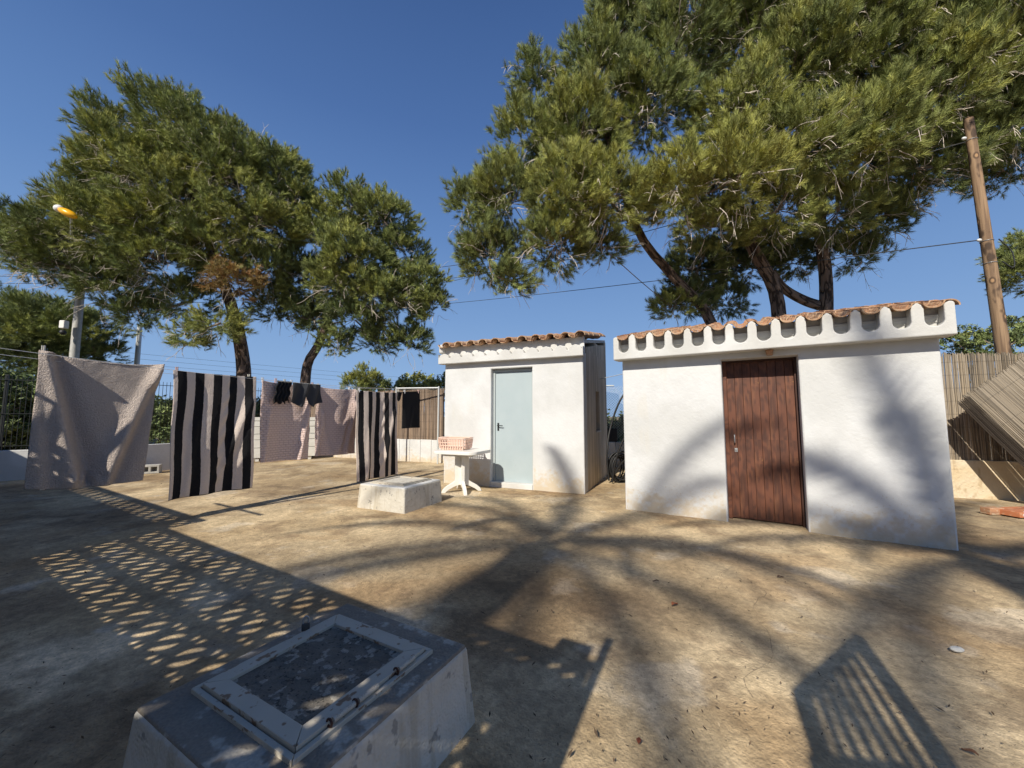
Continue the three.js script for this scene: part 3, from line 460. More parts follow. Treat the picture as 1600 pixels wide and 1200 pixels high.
{
  const o = hang('dark_shorts', 'dark grey shorts pegged over the pink blanket', 'shorts', L1, 1.62, 1.925);
  obj('cloth', cloth(60, 40, (u, v) => { const leg = Math.abs(u - .5) * 2; return [.56 * (u + .06 * (u - .5) * v), -(.33 + .09 * Math.exp(-Math.pow((leg - .42) / .3, 2)) - .12 * Math.exp(-Math.pow((u - .5) / .05, 2))) * v]; }, (u, v) => .15 + .03 * Math.sin(u * 17 + v * 3) * (.4 + v) + .03 * ridge(u, v, .5, 0, .45, 1, .06), .008), C.grey, o);
  const p = hang('crumpled_shirt', 'crumpled black shirt pegged left of the grey shorts', 'shirt', L1, 1.36, 1.935);
  obj('cloth', cloth(50, 50, (u, v) => [.25 * u - .05 * v + .012 * Math.sin(v * 14), -(.36 + .03 * Math.sin(u * 19)) * v], (u, v) => .12 + .03 * Math.sin(u * 26 + v * 2) * (.5 + .5 * v), .008), C.black, p);
  const q = hang('black_towel', 'black towel hanging on the line beside the small shed', 'towel', L2, 1.30, 1.88);
  obj('cloth', cloth(40, 50, (u, v) => [.6 * u, -.80 * v + .05 * u * (1 - v)], (u, v) => .02 * Math.sin(u * 8) * v + .02 * ridge(u, v, .6, .5, .4, 1, .08), .008), C.black, q);
  const s = hang('black_sock', 'small bunched black sock beside the striped towel', 'sock', L2, 1.12, 1.87);
  obj('cloth', cloth(24, 24, (u, v) => [.14 * u * (1 - .3 * v), -.17 * v + .03 * Math.sin(u * 9) * v], (u, v) => .03 * Math.sin(u * 22 + v * 4), .01), C.black, s);
}
{ // lines and pegs
  const sag = (P, k0, k1, y0, ym, y1) => { const pts = []; for (let i = 0; i <= 10; i++) { const t = i / 10, y = lerp(lerp(y0, ym, t), lerp(ym, y1, t), t); pts.push(onLine(P, lerp(k0, k1, t), y)); } return pts; };
  tag(obj('clothesline', tube(sag(L1, -6.2, 6.55, 2.42, 1.52, 2.16), .0028, 60, 5), M.rope), 'white clothesline that carries the fleece blanket and pink blankets', 'clothesline');
  tag(obj('clothesline', tube(sag(L2, -9.0, 4.15, 2.45, 1.48, 2.16), .0028, 60, 5), M.rope), 'white clothesline that carries the second striped towel', 'clothesline');
  const pegM = [mat({ rgb: [.66, .62, .52], roughness: .6 }), mat({ rgb: [.72, .73, .74], roughness: .5 }), mat({ rgb: [.62, .42, .38], roughness: .5 })];
  const half = ext(shapeOf([[-.005, -.05], [.004, -.05], [.006, 0], [.003, .035], [-.005, .035]]), .011, .001, 2);
  const peg = (P, k, y, i, where) => { const o = hang('clothes_peg', 'small clothes peg ' + where, 'clothes peg', P, k, y, 'clothes pegs on the lines'); for (const s of [1, -1]) { const h = obj('jaw', half, pegM[i % 3], o); h.position.z = s * .009; h.rotation.y = s * Math.PI / 2 + Math.PI / 2 * 0; } obj('spring', new THREE.TorusGeometry(.006, .0018, 5, 10), M.steel, o); o.rotation.z = rr(-.15, .15); };
  [[-1.15, 2.075], [-.12, 1.985], [.04, 1.985], [.98, 1.98], [1.2, 1.95], [1.42, 1.955], [1.58, 1.955], [1.7, 1.95], [2.12, 1.945], [2.24, 1.93], [2.98, 1.92]].forEach((p, i) => peg(L1, p[0], p[1] - .01, i, ['at the left corner of the fleece blanket', 'at the right corner of the fleece blanket', 'at the left corner of the wide striped towel', 'at the right corner of the wide striped towel', 'at the left corner of the first pink blanket', 'on top of the crumpled black shirt', 'between the black shirt and grey shorts', 'on the left half of the grey shorts', 'at the right end of the grey shorts', 'at the left corner of the creased pink blanket', 'at the right corner of the creased pink blanket'][i]));
  [[.05, 1.85], [.96, 1.86], [1.16, 1.89], [1.36, 1.895], [1.84, 1.925]].forEach((p, i) => peg(L2, p[0], p[1], i + 1, ['at the left corner of the far striped towel', 'at the right corner of the far striped towel', 'holding the small black sock', 'at the left corner of the black towel', 'at the right corner of the black towel'][i]));
  tag(obj('rope', tube([W(1.93, 2.16, 8.35), W(2.0, 2.12, 7.2), W(2.05, 2.1, 6.3)], .006, 12, 5), M.rope), 'short white rope strung between the two sheds', 'rope');
}

// ---------------------------------------------------------------- things along the back
{ // white boarded bin on feet
  const o = thing('board_bin', 'white boarded storage bin on feet behind the pink blanket', 'storage bin', W(-7.68, 0, 11.5), Math.atan2(.7, 1.52));
  const wb = [1, 2, 3].map(i => mat({ map: tex(256, 128, (u, v) => mix3([.55, .53, .47], [.69, .68, .63], fbm(u * 8, v * 20, 4, 700 + i)), 1, 1), roughness: .85 }));
  let y = .1; [.30, .24, .17, .22, .17, .12].forEach((h, i) => { if (i < 2) { obj('board', rbox(.36, h - .014, .03, .006, .18, y + h / 2, 0), wb[i], o); obj('board', rbox(1.27, h - .014, .03, .006, 1.015, y + h / 2, .002), wb[2 - i], o); } else obj('board', rbox(1.66, h - .014, .03, .006, .83, y + h / 2, rr(-.004, .004)), wb[i % 3], o); y += h; });
  obj('carcass', box(1.62, 1.16, .6, .83, .71, -.33), wb[1], o);
  for (const x of [.12, .6, 1.1, 1.5]) obj('foot', rbox(.09, .11, .5, .008, x, .05, -.27), wb[0], o);
  obj('handle_slot', rbox(.035, .16, .012, .005, 1.45, .93, .018), M.black, o);
}
{
  const o = thing('hollow_block', 'grey hollow concrete block on the ground behind the blanket', 'concrete block', W(-8.62, 0, 9.2), 28 * D2R);
  const s = shapeOf([[-.25, 0], [.25, 0], [.25, .2], [-.25, .2]]); for (const x of [-.155, 0, .155]) s.holes.push(new THREE.Path([[x - .055, .045], [x - .055, .155], [x + .055, .155], [x + .055, .045]].map(p => new THREE.Vector2(...p))));
  obj('shell', triUV(ext(s, .2, .006, 2).translate(0, 0, -.1)), M.concrete, o); obj('web', box(.46, .16, .02, 0, .1, -.06), M.concrete, o);
}
{ // black irrigation hose
  const o = thing('hose_coil', 'coil of black irrigation hose between the two sheds', 'hose', W(2.2, 0, 8.0), .3);
  for (let i = 0; i < 9; i++) { const R = rr(.24, .33), y = .3 + rr(-.03, .05), t = rr(-.5, .5), p = []; for (let k = 0; k < 12; k++) { const a = k / 12 * 6.283; p.push(V(Math.cos(a) * R * .7, y + Math.sin(a) * R * .9, Math.cos(a) * Math.sin(t) * .22 + i * .035 - .15)); } obj('loop', new THREE.TubeGeometry(new THREE.CatmullRomCurve3(p, true), 40, .017, 6, true), M.black, o); }
  const hose = (n, l, p) => tag(obj('hose', tube(p, .02, 40, 7), M.black), l, 'hose');
  hose(0, 'long black hose arching highest against the small shed', [W(1.96, .05, 7.9), W(1.93, .6, 7.9), W(2.05, 1.15, 8.0), W(2.3, 1.75, 8.0), W(2.62, 2.02, 8.1)]);
  hose(1, 'lower black hose leaning toward the large shed', [W(2.0, .03, 7.8), W(2.05, .4, 7.75), W(2.2, .85, 7.7), W(2.55, 1.35, 7.6)]);
  hose(2, 'thin black hose curling out of the coil', [W(2.05, .2, 7.8), W(2.2, .45, 7.7), W(2.45, .62, 7.5)]);
}
{ // broken bricks by the right wall
  const bm = M.tile[0].clone(); bm.color.setRGB(.95, .62, .5);
  const o = thing('terracotta_slab', 'broken terracotta brick slab with mortar by the right wall', 'brick', W(6.95, 0, 5.35), .12);
  obj('slab', rbox(1.1, .07, .3, .008, .25, .05, 0), bm, o); obj('mortar', new THREE.DodecahedronGeometry(.1, 1).scale(1.3, .55, .8).translate(-.13, .045, .15), M.plaster, o);
  tag(obj('brick', rbox(.2, .09, .12, .008, 0, 0, 0), M.tile[2]), 'single dark brick end beside the terracotta slab', 'brick').position.copy(W(6.62, .05, 5.42));
}

// ---------------------------------------------------------------- poles, lamp, wires
{
  const base = W(9.35, 0, 7.15), top = at(1513, 186, 6.9);
  const o = thing('utility_pole', 'leaning round wooden utility pole behind the right reed fence', 'utility pole', base);
  const t = top.clone().sub(base); obj('pole', tube([V(0, 0, 0), t.clone().multiplyScalar(.5), t], .115, 24, 14, .07), M.poleWood, o);
  obj('pole_cap', new THREE.ConeGeometry(.07, .05, 14).translate(t.x, t.y + .03, t.z), M.poleWood, o);
  for (const k of [.60, .66, .94]) { const p = t.clone().multiplyScalar(k); const band = obj('band', new THREE.TorusGeometry(lerp(.115, .07, k) + .004, .006, 6, 20).rotateX(Math.PI / 2).translate(p.x, p.y, p.z), M.steel, o); }
  for (const k of [.66, .94]) { const p = t.clone().multiplyScalar(k); obj('insulator', new THREE.SphereGeometry(.03, 10, 8).scale(1.4, 1, 1).translate(p.x - .2, p.y, p.z + .05), mat({ rgb: [.7, .7, .68], roughness: .3 }), o); }
  const wire = (label, a, b, s) => { const m = a.clone().lerp(b, .5); m.y -= s; tag(obj('overhead_wire', tube([a, a.clone().lerp(b, .25).setY(lerp(a.y, b.y, .25) - s * .75), m, a.clone().lerp(b, .75).setY(lerp(a.y, b.y, .75) - s * .75), b], .010, 40, 5), M.wire), label, 'wire'); };
  const pt = k => base.clone().addScaledVector(t, k);
  const lamp = at(113, 432, 14.5);
  wire('overhead wire from the head of the wooden pole', pt(.94), at(560, 470, 24), .25);
  wire('overhead wire from halfway up the wooden pole', pt(.66).add(V(-.2, 0, .05)), at(540, 486, 26), .2);
  wire('upper overhead wire crossing behind the left pines', at(985, 372, 14), at(150, 470, 15), .3);
  wire('second wire crossing beneath the upper one', at(1000, 386, 14), at(150, 478, 16), .5);
  for (const [i, l] of ['top', 'middle', 'lowest'].entries()) wire(l + ' of the three street wires low over the back wall', at(-60, 526 + i * 10, 26), at(760, 600 + i * 5, 60), .15);
  const lw = at(-40, 432, 20); wire('upper wire at the left edge beside the street lamp', at(-80, 428, 15), lamp, .05); wire('lower wire at the left edge beside the street lamp', at(-80, 440, 15), lamp.clone().add(V(0, -.25, 0)), .05);
  // cable loop
  tag(obj('pole_cable', tube([pt(.66).add(V(.1, 0, .1)), pt(.66).add(V(.32, -.25, .1)), pt(.60).add(V(.3, -.12, .1)), pt(.60).add(V(.1, 0, .1))], .010, 20, 5), M.wire), 'slack cable loop hanging beside the wooden pole', 'cable');
  // concrete pole with lamp
  const lb = at(108, 640, 14.5).setY(0), l = thing('street_lamp', 'square concrete street lamp pole with amber lamp head among pines', 'street lamp', lb);
  const lt = lamp.clone().sub(lb), g = new THREE.CylinderGeometry(.12, .15, lt.y, 4).rotateY(Math.PI / 4).translate(0, lt.y / 2, 0); obj('pole', triUV(g), M.concrete, l);
  const hd = at(106, 333, 10.6).sub(lb); obj('arm', tube([V(0, lt.y - .4, 0), V(hd.x * .25, lerp(lt.y, hd.y, .7), hd.z * .3), V(hd.x + .1, hd.y - .1, hd.z)], .03, 16, 8), M.galv, l);
  const head = obj('lamp_head', triUV(new THREE.SphereGeometry(.22, 16, 10).scale(1.25, .5, .7).rotateZ(-.45).translate(hd.x, hd.y, hd.z)), mat({ rgb: [.9, .44, .01], roughness: .3 }), l);
  obj('lamp_cap', triUV(new THREE.SphereGeometry(.13, 12, 8).scale(.9, .8, .8).translate(hd.x - .28, hd.y + .14, hd.z)), M.plastic, head);
  const cb = at(106, 508, 14.2).sub(lb); obj('camera_box', rbox(.2, .3, .18, .03, cb.x - .05, cb.y, cb.z + .08).rotateZ(0), M.plastic, l); obj('camera_ball', new THREE.SphereGeometry(.1, 12, 10).translate(cb.x - .04, cb.y - .3, cb.z + .1), M.black, l);
  const mp = at(208, 640, 19).setY(0), q = thing('metal_post', 'slim grey metal post right of the street lamp pole', 'post', mp); obj('shaft', new THREE.CylinderGeometry(.1, .13, 5.9, 12).translate(0, 2.95, 0), M.galv, q); obj('collar', new THREE.CylinderGeometry(.15, .15, .2, 12).translate(0, .1, 0), M.galv, q);
}

// ---------------------------------------------------------------- trees
function tuftGeo(n, len, w, axis) {                      // a shoot with needles standing out around it
  const pos = [], nor = [];
  for (let i = 0; i < n; i++) {
    const t = rnd(), a = rnd() * 6.283, sp = lerp(1.0, .25, t) + gauss() * .15, d = V(Math.cos(a) * Math.sin(sp), Math.cos(sp), Math.sin(a) * Math.sin(sp)), b = V(0, axis * t, 0), s = V(gauss(), gauss(), gauss()).cross(d).normalize().multiplyScalar(w / 2), e = b.clone().addScaledVector(d, len * rr(.75, 1.15));
    pos.push(b.x - s.x, b.y - s.y, b.z - s.z, b.x + s.x, b.y + s.y, b.z + s.z, e.x, e.y, e.z);
    const nn = s.clone().cross(d).normalize(); for (let k = 0; k < 3; k++) nor.push(nn.x, nn.y, nn.z);
  }
  const g = new THREE.BufferGeometry(); g.setAttribute('position', new THREE.Float32BufferAttribute(pos, 3)); g.setAttribute('normal', new THREE.Float32BufferAttribute(nor, 3)); return g;
}
const tuftNear = tuftGeo(56, .125, .0075, .14), tuftFar = tuftGeo(50, .14, .0105, .15);
function leafGeo(n, len, w, axis) { const pos = []; for (let i = 0; i < n; i++) { const t = rnd(), a = rnd() * 6.283, d = V(Math.cos(a), rr(-.2, 1), Math.sin(a)).normalize(), s = V(gauss(), gauss(), gauss()).cross(d).normalize().multiplyScalar(w / 2), b = V(0, axis * t, 0), m = b.clone().addScaledVector(d, len * .5), e = b.clone().addScaledVector(d, len); pos.push(b.x, b.y, b.z, m.x + s.x, m.y + s.y, m.z + s.z, e.x, e.y, e.z, b.x, b.y, b.z, e.x, e.y, e.z, m.x - s.x, m.y - s.y, m.z - s.z); } const g = new THREE.BufferGeometry(); g.setAttribute('position', new THREE.Float32BufferAttribute(pos, 3)); g.computeVertexNormals(); return g; }
const leafTuft = leafGeo(26, .09, .035, .25);
let nTufts = 0;
// lobes: [centre, radius, colour mix 0 dark .. 1 yellow-green, 2 brown]
function tree({ name = 'pine_tree', label, base, trunks, lobes, geo, density = 1, scale = 1, dead = 0, group, limbR = .07, flat = .72, spread = .14 }) {
  const o = thing(name, label, name === 'pine_tree' ? 'pine tree' : 'shrub', base, 0, group), loc = p => p.clone().sub(base);
  const curves = [];
  for (const [pts, r0, r1] of trunks) { const lp = pts.map(loc); obj('trunk', tube(lp, r0, 26, 12, r1), M.bark, o); curves.push(new THREE.CatmullRomCurve3(lp)); }
  const br = [], dt = [], mats = [], cols = [], m = new THREE.Matrix4(), up = V(0, 1, 0);
  const dist = l => Math.min(...curves.map(cv => Math.min(...[.6, .7, .8, .9, 1].map(t => cv.getPointAt(t).distanceTo(loc(l[0])))))), joined = [];
  for (const [c0, r, hue = .5] of [...lobes].sort((a, b) => dist(a) - dist(b))) {
    const c = loc(c0); let best = null, bd = 1e9;
    for (const cv of curves) for (let t = name === 'shrub' ? .3 : .6; t <= 1.001; t += .05) { const p = cv.getPointAt(Math.min(1, t)), d = p.distanceTo(c) + (p.y > c.y ? (p.y - c.y) * 1.5 : 0); if (d < bd) { bd = d; best = p; } }
    for (const j of joined) { const d = j.distanceTo(c) * 1.02; if (d < bd) { bd = d; best = j; } }
    joined.push(c);
    if (best) { const mid = best.clone().lerp(c, .5).add(V(gauss() * .2, -.12 * bd * .3, gauss() * .2)); br.push(tube([best, mid, c], best.y - c.y > .7 ? .011 : Math.min(limbR, .022 + .014 * bd), 8, 6, .009)); }
    const nc = Math.max(5, Math.round(88 * r * r * density / (scale * scale)));
    for (let i = 0; i < nc; i++) {
      let d = V(gauss(), gauss() + .22, gauss()).normalize(); const k = .45 + .55 * Math.pow(rnd(), .45), bump = .72 + .56 * fbm(d.x * 2.2 + 9, d.y * 2.2 + d.z * 1.7 + 9, 2, 901);
      const p = c.clone().add(V(d.x * r, d.y * r * flat, d.z * r * 1.15).multiplyScalar(k * bump));
      if (i % 6 === 0) br.push(tube([c.clone().lerp(p, .12), c.clone().lerp(p, .55).add(V(0, -.06 * r, 0)), p], .012, 4, 4, .004));
      const ch = Math.max(0, Math.min(1, hue + gauss() * .35)), nt = Math.round(rr(9, 16)), ax = d.clone().multiplyScalar(.75).add(V(0, .55, 0)).normalize();
      for (let q = 0; q < nt; q++) {
        const pos = p.clone().add(V(gauss(), gauss() * .8, gauss()).multiplyScalar(spread * scale * 1.6)), dir = ax.clone().add(V(gauss(), gauss(), gauss()).multiplyScalar(.8)).normalize(), s = rr(.75, 1.2) * scale;
        m.compose(pos, new THREE.Quaternion().setFromUnitVectors(up, dir), V(s, s, s)); mats.push(m.clone());
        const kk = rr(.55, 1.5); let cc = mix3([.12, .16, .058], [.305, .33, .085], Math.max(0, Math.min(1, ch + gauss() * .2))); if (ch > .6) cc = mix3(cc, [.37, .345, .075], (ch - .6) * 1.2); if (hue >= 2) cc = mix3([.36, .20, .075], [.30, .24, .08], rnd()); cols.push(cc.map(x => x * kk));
      }
    }
    for (let i = 0; i < dead * r * r; i++) {                // bare grey twigs
      const d = V(gauss(), gauss() - .35, gauss() + .35).normalize(), a = c.clone().addScaledVector(d, r * rr(.4, .75)), pts = [a]; let dd = d.clone().add(V(gauss(), gauss() * .6, gauss())).normalize();
      const n = 4, L = rr(.07, .2) * scale; for (let k = 0; k < n; k++) { dd.add(V(gauss(), gauss() - .1, gauss()).multiplyScalar(.45)).normalize(); pts.push(pts[k].clone().addScaledVector(dd, L)); }
      const R = rr(.003, .0145); dt.push(tube(pts, R, 6, 4, R * .4));
      for (let k = 1; k < n; k++) if (rnd() < .75) { const e = dd.clone().add(V(gauss(), gauss(), gauss()).multiplyScalar(1.1)).normalize(); dt.push(tube([pts[k], pts[k].clone().addScaledVector(e, L * .7), pts[k].clone().addScaledVector(e, L * 1.2).add(V(0, -.05, 0))], R * .6, 3, 3, R * .25)); }
    }
  }
  if (br.length) { const q = obj('branches', br, M.twig, o); q.userData.kind = 'stuff'; }
  if (dt.length) { const q = obj('dead_twigs', dt, M.deadTwig, o); q.userData.kind = 'stuff'; }
  const im = new THREE.InstancedMesh(geo, M.needle, mats.length); im.name = 'crown'; im.userData.kind = 'stuff'; im.castShadow = im.receiveShadow = true; const col = new THREE.Color();
  mats.forEach((q, i) => { im.setMatrixAt(i, q); col.setRGB(...cols[i]); im.setColorAt(i, col); }); o.add(im); nTufts += mats.length;
  return o;
}
const lob = a => a.map(([px, py, Z, r, h]) => [at(px, py, Z), r, h]);
// three pines behind the large shed, crowns reaching over the yard
tree({
  label: 'tall pine whose slender trunk leans left behind the large shed', base: W(5.6, 0, 10.6), geo: tuftNear, dead: 26, density: 1.15,
  trunks: [[[W(5.6, 0, 10.6), at(1112, 506, 10.4), at(1050, 430, 10), at(1003, 372, 9.6), at(960, 250, 9.2), at(930, 120, 9)], .19, .05]],
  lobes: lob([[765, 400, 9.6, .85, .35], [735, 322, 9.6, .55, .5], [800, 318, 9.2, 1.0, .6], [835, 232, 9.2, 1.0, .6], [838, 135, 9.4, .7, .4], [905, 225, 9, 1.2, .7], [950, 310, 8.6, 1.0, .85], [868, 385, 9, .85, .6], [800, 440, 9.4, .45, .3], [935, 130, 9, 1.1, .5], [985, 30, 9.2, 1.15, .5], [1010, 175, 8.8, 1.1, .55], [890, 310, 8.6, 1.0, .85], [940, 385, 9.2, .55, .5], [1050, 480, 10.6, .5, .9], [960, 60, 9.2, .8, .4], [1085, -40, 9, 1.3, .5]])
});
tree({
  label: 'middle pine with the thick curved trunk behind the plank door', base: W(6.9, 0, 10.2), geo: tuftNear, dead: 36, density: 1.1,
  trunks: [[[W(6.9, 0, 10.2), at(1217, 492, 10), at(1208, 445, 9.9), at(1180, 395, 9.7), at(1156, 335, 9.4), at(1135, 240, 9), at(1105, 130, 8.8)], .22, .09], [[at(1282, 478, 10.1), at(1258, 470, 10.1), at(1224, 450, 10), at(1205, 425, 9.9)], .13, .10]],
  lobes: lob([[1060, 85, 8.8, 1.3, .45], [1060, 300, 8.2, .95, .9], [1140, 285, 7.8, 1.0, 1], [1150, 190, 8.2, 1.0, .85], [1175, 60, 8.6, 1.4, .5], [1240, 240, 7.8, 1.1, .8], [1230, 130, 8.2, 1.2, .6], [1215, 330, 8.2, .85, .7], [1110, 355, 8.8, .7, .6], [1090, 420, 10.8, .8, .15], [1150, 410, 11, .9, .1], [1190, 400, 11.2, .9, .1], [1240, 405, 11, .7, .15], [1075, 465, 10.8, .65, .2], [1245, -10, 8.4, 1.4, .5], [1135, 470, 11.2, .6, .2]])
});
tree({
  label: 'right pine with the straight trunk, crown reaching past the wooden pole', base: W(7.95, 0, 10.1), geo: tuftNear, dead: 34, density: 1.1,
  trunks: [[[W(7.95, 0, 10.1), at(1291, 482, 10), at(1290, 430, 9.9), at(1281, 340, 9.6), at(1300, 200, 9), at(1370, 70, 8.4)], .2, .09]],
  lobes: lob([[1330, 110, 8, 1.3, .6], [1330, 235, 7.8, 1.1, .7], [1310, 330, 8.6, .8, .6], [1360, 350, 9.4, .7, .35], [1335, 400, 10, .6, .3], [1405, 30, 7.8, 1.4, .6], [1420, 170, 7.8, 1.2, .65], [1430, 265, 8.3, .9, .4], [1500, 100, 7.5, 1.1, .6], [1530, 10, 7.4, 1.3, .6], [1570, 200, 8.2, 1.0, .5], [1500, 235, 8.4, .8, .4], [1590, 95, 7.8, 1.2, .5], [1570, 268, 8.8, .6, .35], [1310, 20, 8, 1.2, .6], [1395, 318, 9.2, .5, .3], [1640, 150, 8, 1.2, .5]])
});
// two pines beyond the back wall, left
tree({
  label: 'big round pine on the left, with a browned branch near its trunk', base: W(-10.4, 0, 14.6), geo: tuftFar, dead: 30, density: .8, scale: 1.25,
  trunks: [[[W(-10.4, 0, 14.6), at(381, 590, 14.5), at(377, 545, 14.4), at(368, 500, 14.2), at(345, 430, 13.8), at(310, 330, 13.4), at(280, 230, 13.2)], .3, .07]],
  lobes: lob([[255, 185, 13.4, 1.1, .5], [195, 215, 13.4, 1.1, .5], [320, 225, 13.2, 1.5, .6], [225, 275, 12.8, 1.6, .75], [180, 295, 13, 1.1, .6], [395, 265, 13.4, 1.4, .55], [450, 285, 13.8, 1.0, .5], [290, 330, 12.6, 1.7, .85], [190, 370, 12.6, 1.4, .75], [105, 370, 12.8, 1.2, .5], [45, 365, 13, 1.0, .4], [20, 385, 13.2, .8, .4], [400, 350, 13, 1.4, .75], [120, 420, 13.2, 1.1, .5], [250, 410, 12.8, 1.3, .6], [180, 450, 13.4, 1.1, .45], [220, 490, 13.8, .8, .35], [300, 470, 13.6, .8, .4], [365, 440, 12.6, .75, 2], [345, 505, 12.8, .6, .75], [295, 525, 13, .55, .7], [260, 160, 13.4, .35, .5], [445, 360, 13.6, 1.0, .5], [340, 395, 12.9, 1.1, .7], [250, 355, 12.4, 1.2, .8], [150, 330, 12.9, 1.1, .7], [420, 420, 13.6, .9, .4], [60, 410, 13, .9, .5], [345, 280, 12.8, 1.3, .7], [460, 320, 13.6, .9, .55], [280, 250, 12.9, 1.1, .65]])
});
tree({
  label: 'smaller pine right of the big left one, its trunk leaning right', base: W(-8.0, 0, 15), geo: tuftFar, dead: 22, density: .85, scale: 1.2,
  trunks: [[[W(-8.0, 0, 15), at(477, 597, 14.8), at(482, 565, 14.7), at(497, 540, 14.6), at(520, 480, 14.4), at(545, 400, 14.2)], .24, .07]],
  lobes: lob([[555, 325, 14, 1.0, .6], [600, 345, 14, 1.1, .6], [520, 365, 13.8, 1.1, .7], [635, 400, 14.2, .9, .4], [560, 415, 13.6, 1.3, .65], [480, 440, 14.4, 1.2, .35], [620, 470, 14, 1.1, .45], [675, 475, 14.2, .8, .6], [555, 500, 14.2, 1.0, .3], [490, 500, 14.6, .8, .25], [640, 535, 14.2, .75, .3], [590, 530, 14.4, .6, .3], [525, 540, 14.4, .45, .45], [440, 480, 14.8, .9, .25], [585, 460, 13.7, 1.0, .6], [530, 440, 13.6, 1.0, .55], [655, 440, 14, .8, .5]])
});
tree({
  label: 'dark bushy pine at the left edge behind the street lamp', base: W(-20.2, 0, 17), geo: tuftFar, density: .8, scale: 1.35,
  trunks: [[[W(-20.2, 0, 17), at(60, 560, 17), at(50, 500, 17)], .25, .1]],
  lobes: lob([[20, 500, 16.5, 1.6, .4], [85, 510, 16.5, 1.4, .45], [140, 520, 16.8, 1.0, .4], [20, 565, 16.5, 1.4, .2], [90, 560, 17, 1.3, .2], [-50, 520, 16.5, 1.6, .3], [150, 550, 17.4, .8, .2]])
});
tree({ label: 'lone small pine far off above the reed screen', base: at(572, 645, 30).setY(0), geo: tuftFar, density: .7, scale: 1.5, trunks: [[[at(572, 645, 30).setY(0), at(572, 610, 30), at(572, 585, 30)], .14, .05]], lobes: lob([[572, 592, 30, 1.0, .8], [555, 600, 30, .8, .7], [590, 602, 30, .7, .7], [572, 612, 30, 1.0, .5]]) });
tree({ label: 'small pine reaching in at the right edge beside the pole', base: W(19.4, 0, 14), geo: tuftFar, density: .9, scale: 1.1, trunks: [[[W(19.4, 0, 14), at(1640, 500, 14), at(1625, 410, 14)], .2, .06]], lobes: lob([[1600, 395, 14, .7, .6], [1590, 422, 14, .6, .5], [1640, 420, 14, 1.2, .5], [1650, 380, 14, 1.0, .5]]) });
// shrubs outside the fences
const shrub = (label, base, lobes, density = .7, scale = 1.3, geo = leafTuft) => tree({ name: 'shrub', label, base, geo, density, scale, trunks: [[[base.clone(), base.clone().add(V(.05, .5, 0)), base.clone().add(V(0, 1.0, 0))], .06, .03]], lobes, limbR: .02, flat: .9 });
shrub('yellow green bush above the screen, left of the small shed', at(632, 645, 24).setY(0), lob([[632, 608, 24, .55, .9], [655, 602, 24, .65, .9], [615, 613, 24, .5, .8], [640, 622, 24, .8, .7]]), .6, 1.6);
shrub('green bush touching the small shed edge above the screen', at(682, 645, 22).setY(0), lob([[678, 610, 22, .5, .9], [700, 608, 22, .5, .8], [690, 622, 22, .7, .7]]), .6, 1.5);
shrub('open leafy tree top behind the right reed fence', W(10.6, 0, 9), lob([[1500, 540, 9, .35, .2], [1535, 530, 9, .4, .2], [1570, 545, 9, .4, .2], [1595, 525, 9, .4, .3], [1550, 560, 9, .5, .2], [1620, 540, 9, .5, .3]]), .28, .8);
for (const [l, px, Z, r] of [['dark hedge bush at the far left behind the bars', -20, 11.5, 1.25], ['dark hedge bush behind the bars left of the blanket', 60, 13, 1.2], ['hedge bush behind the blanket and bars', 170, 15.5, 1.2], ['hedge bush in the gap right of the blanket', 250, 14, .95], ['low hedge bush behind the striped towel', 330, 17, 1.1], ['low hedge bush behind the white bin', 430, 19, 1.1], ['plant growing in the gap between the two sheds', 962, 11.6, .55]]) shrub(l, at(px, 650, Z).setY(0), [[at(px, 650, Z).setY(r * .8), r, -.2], [at(px + 26, 640, Z).setY(r * 1.15), r * .75, 0], [at(px - 30, 640, Z).setY(r * .9), r * .8, -.1]], .8, 1.5);

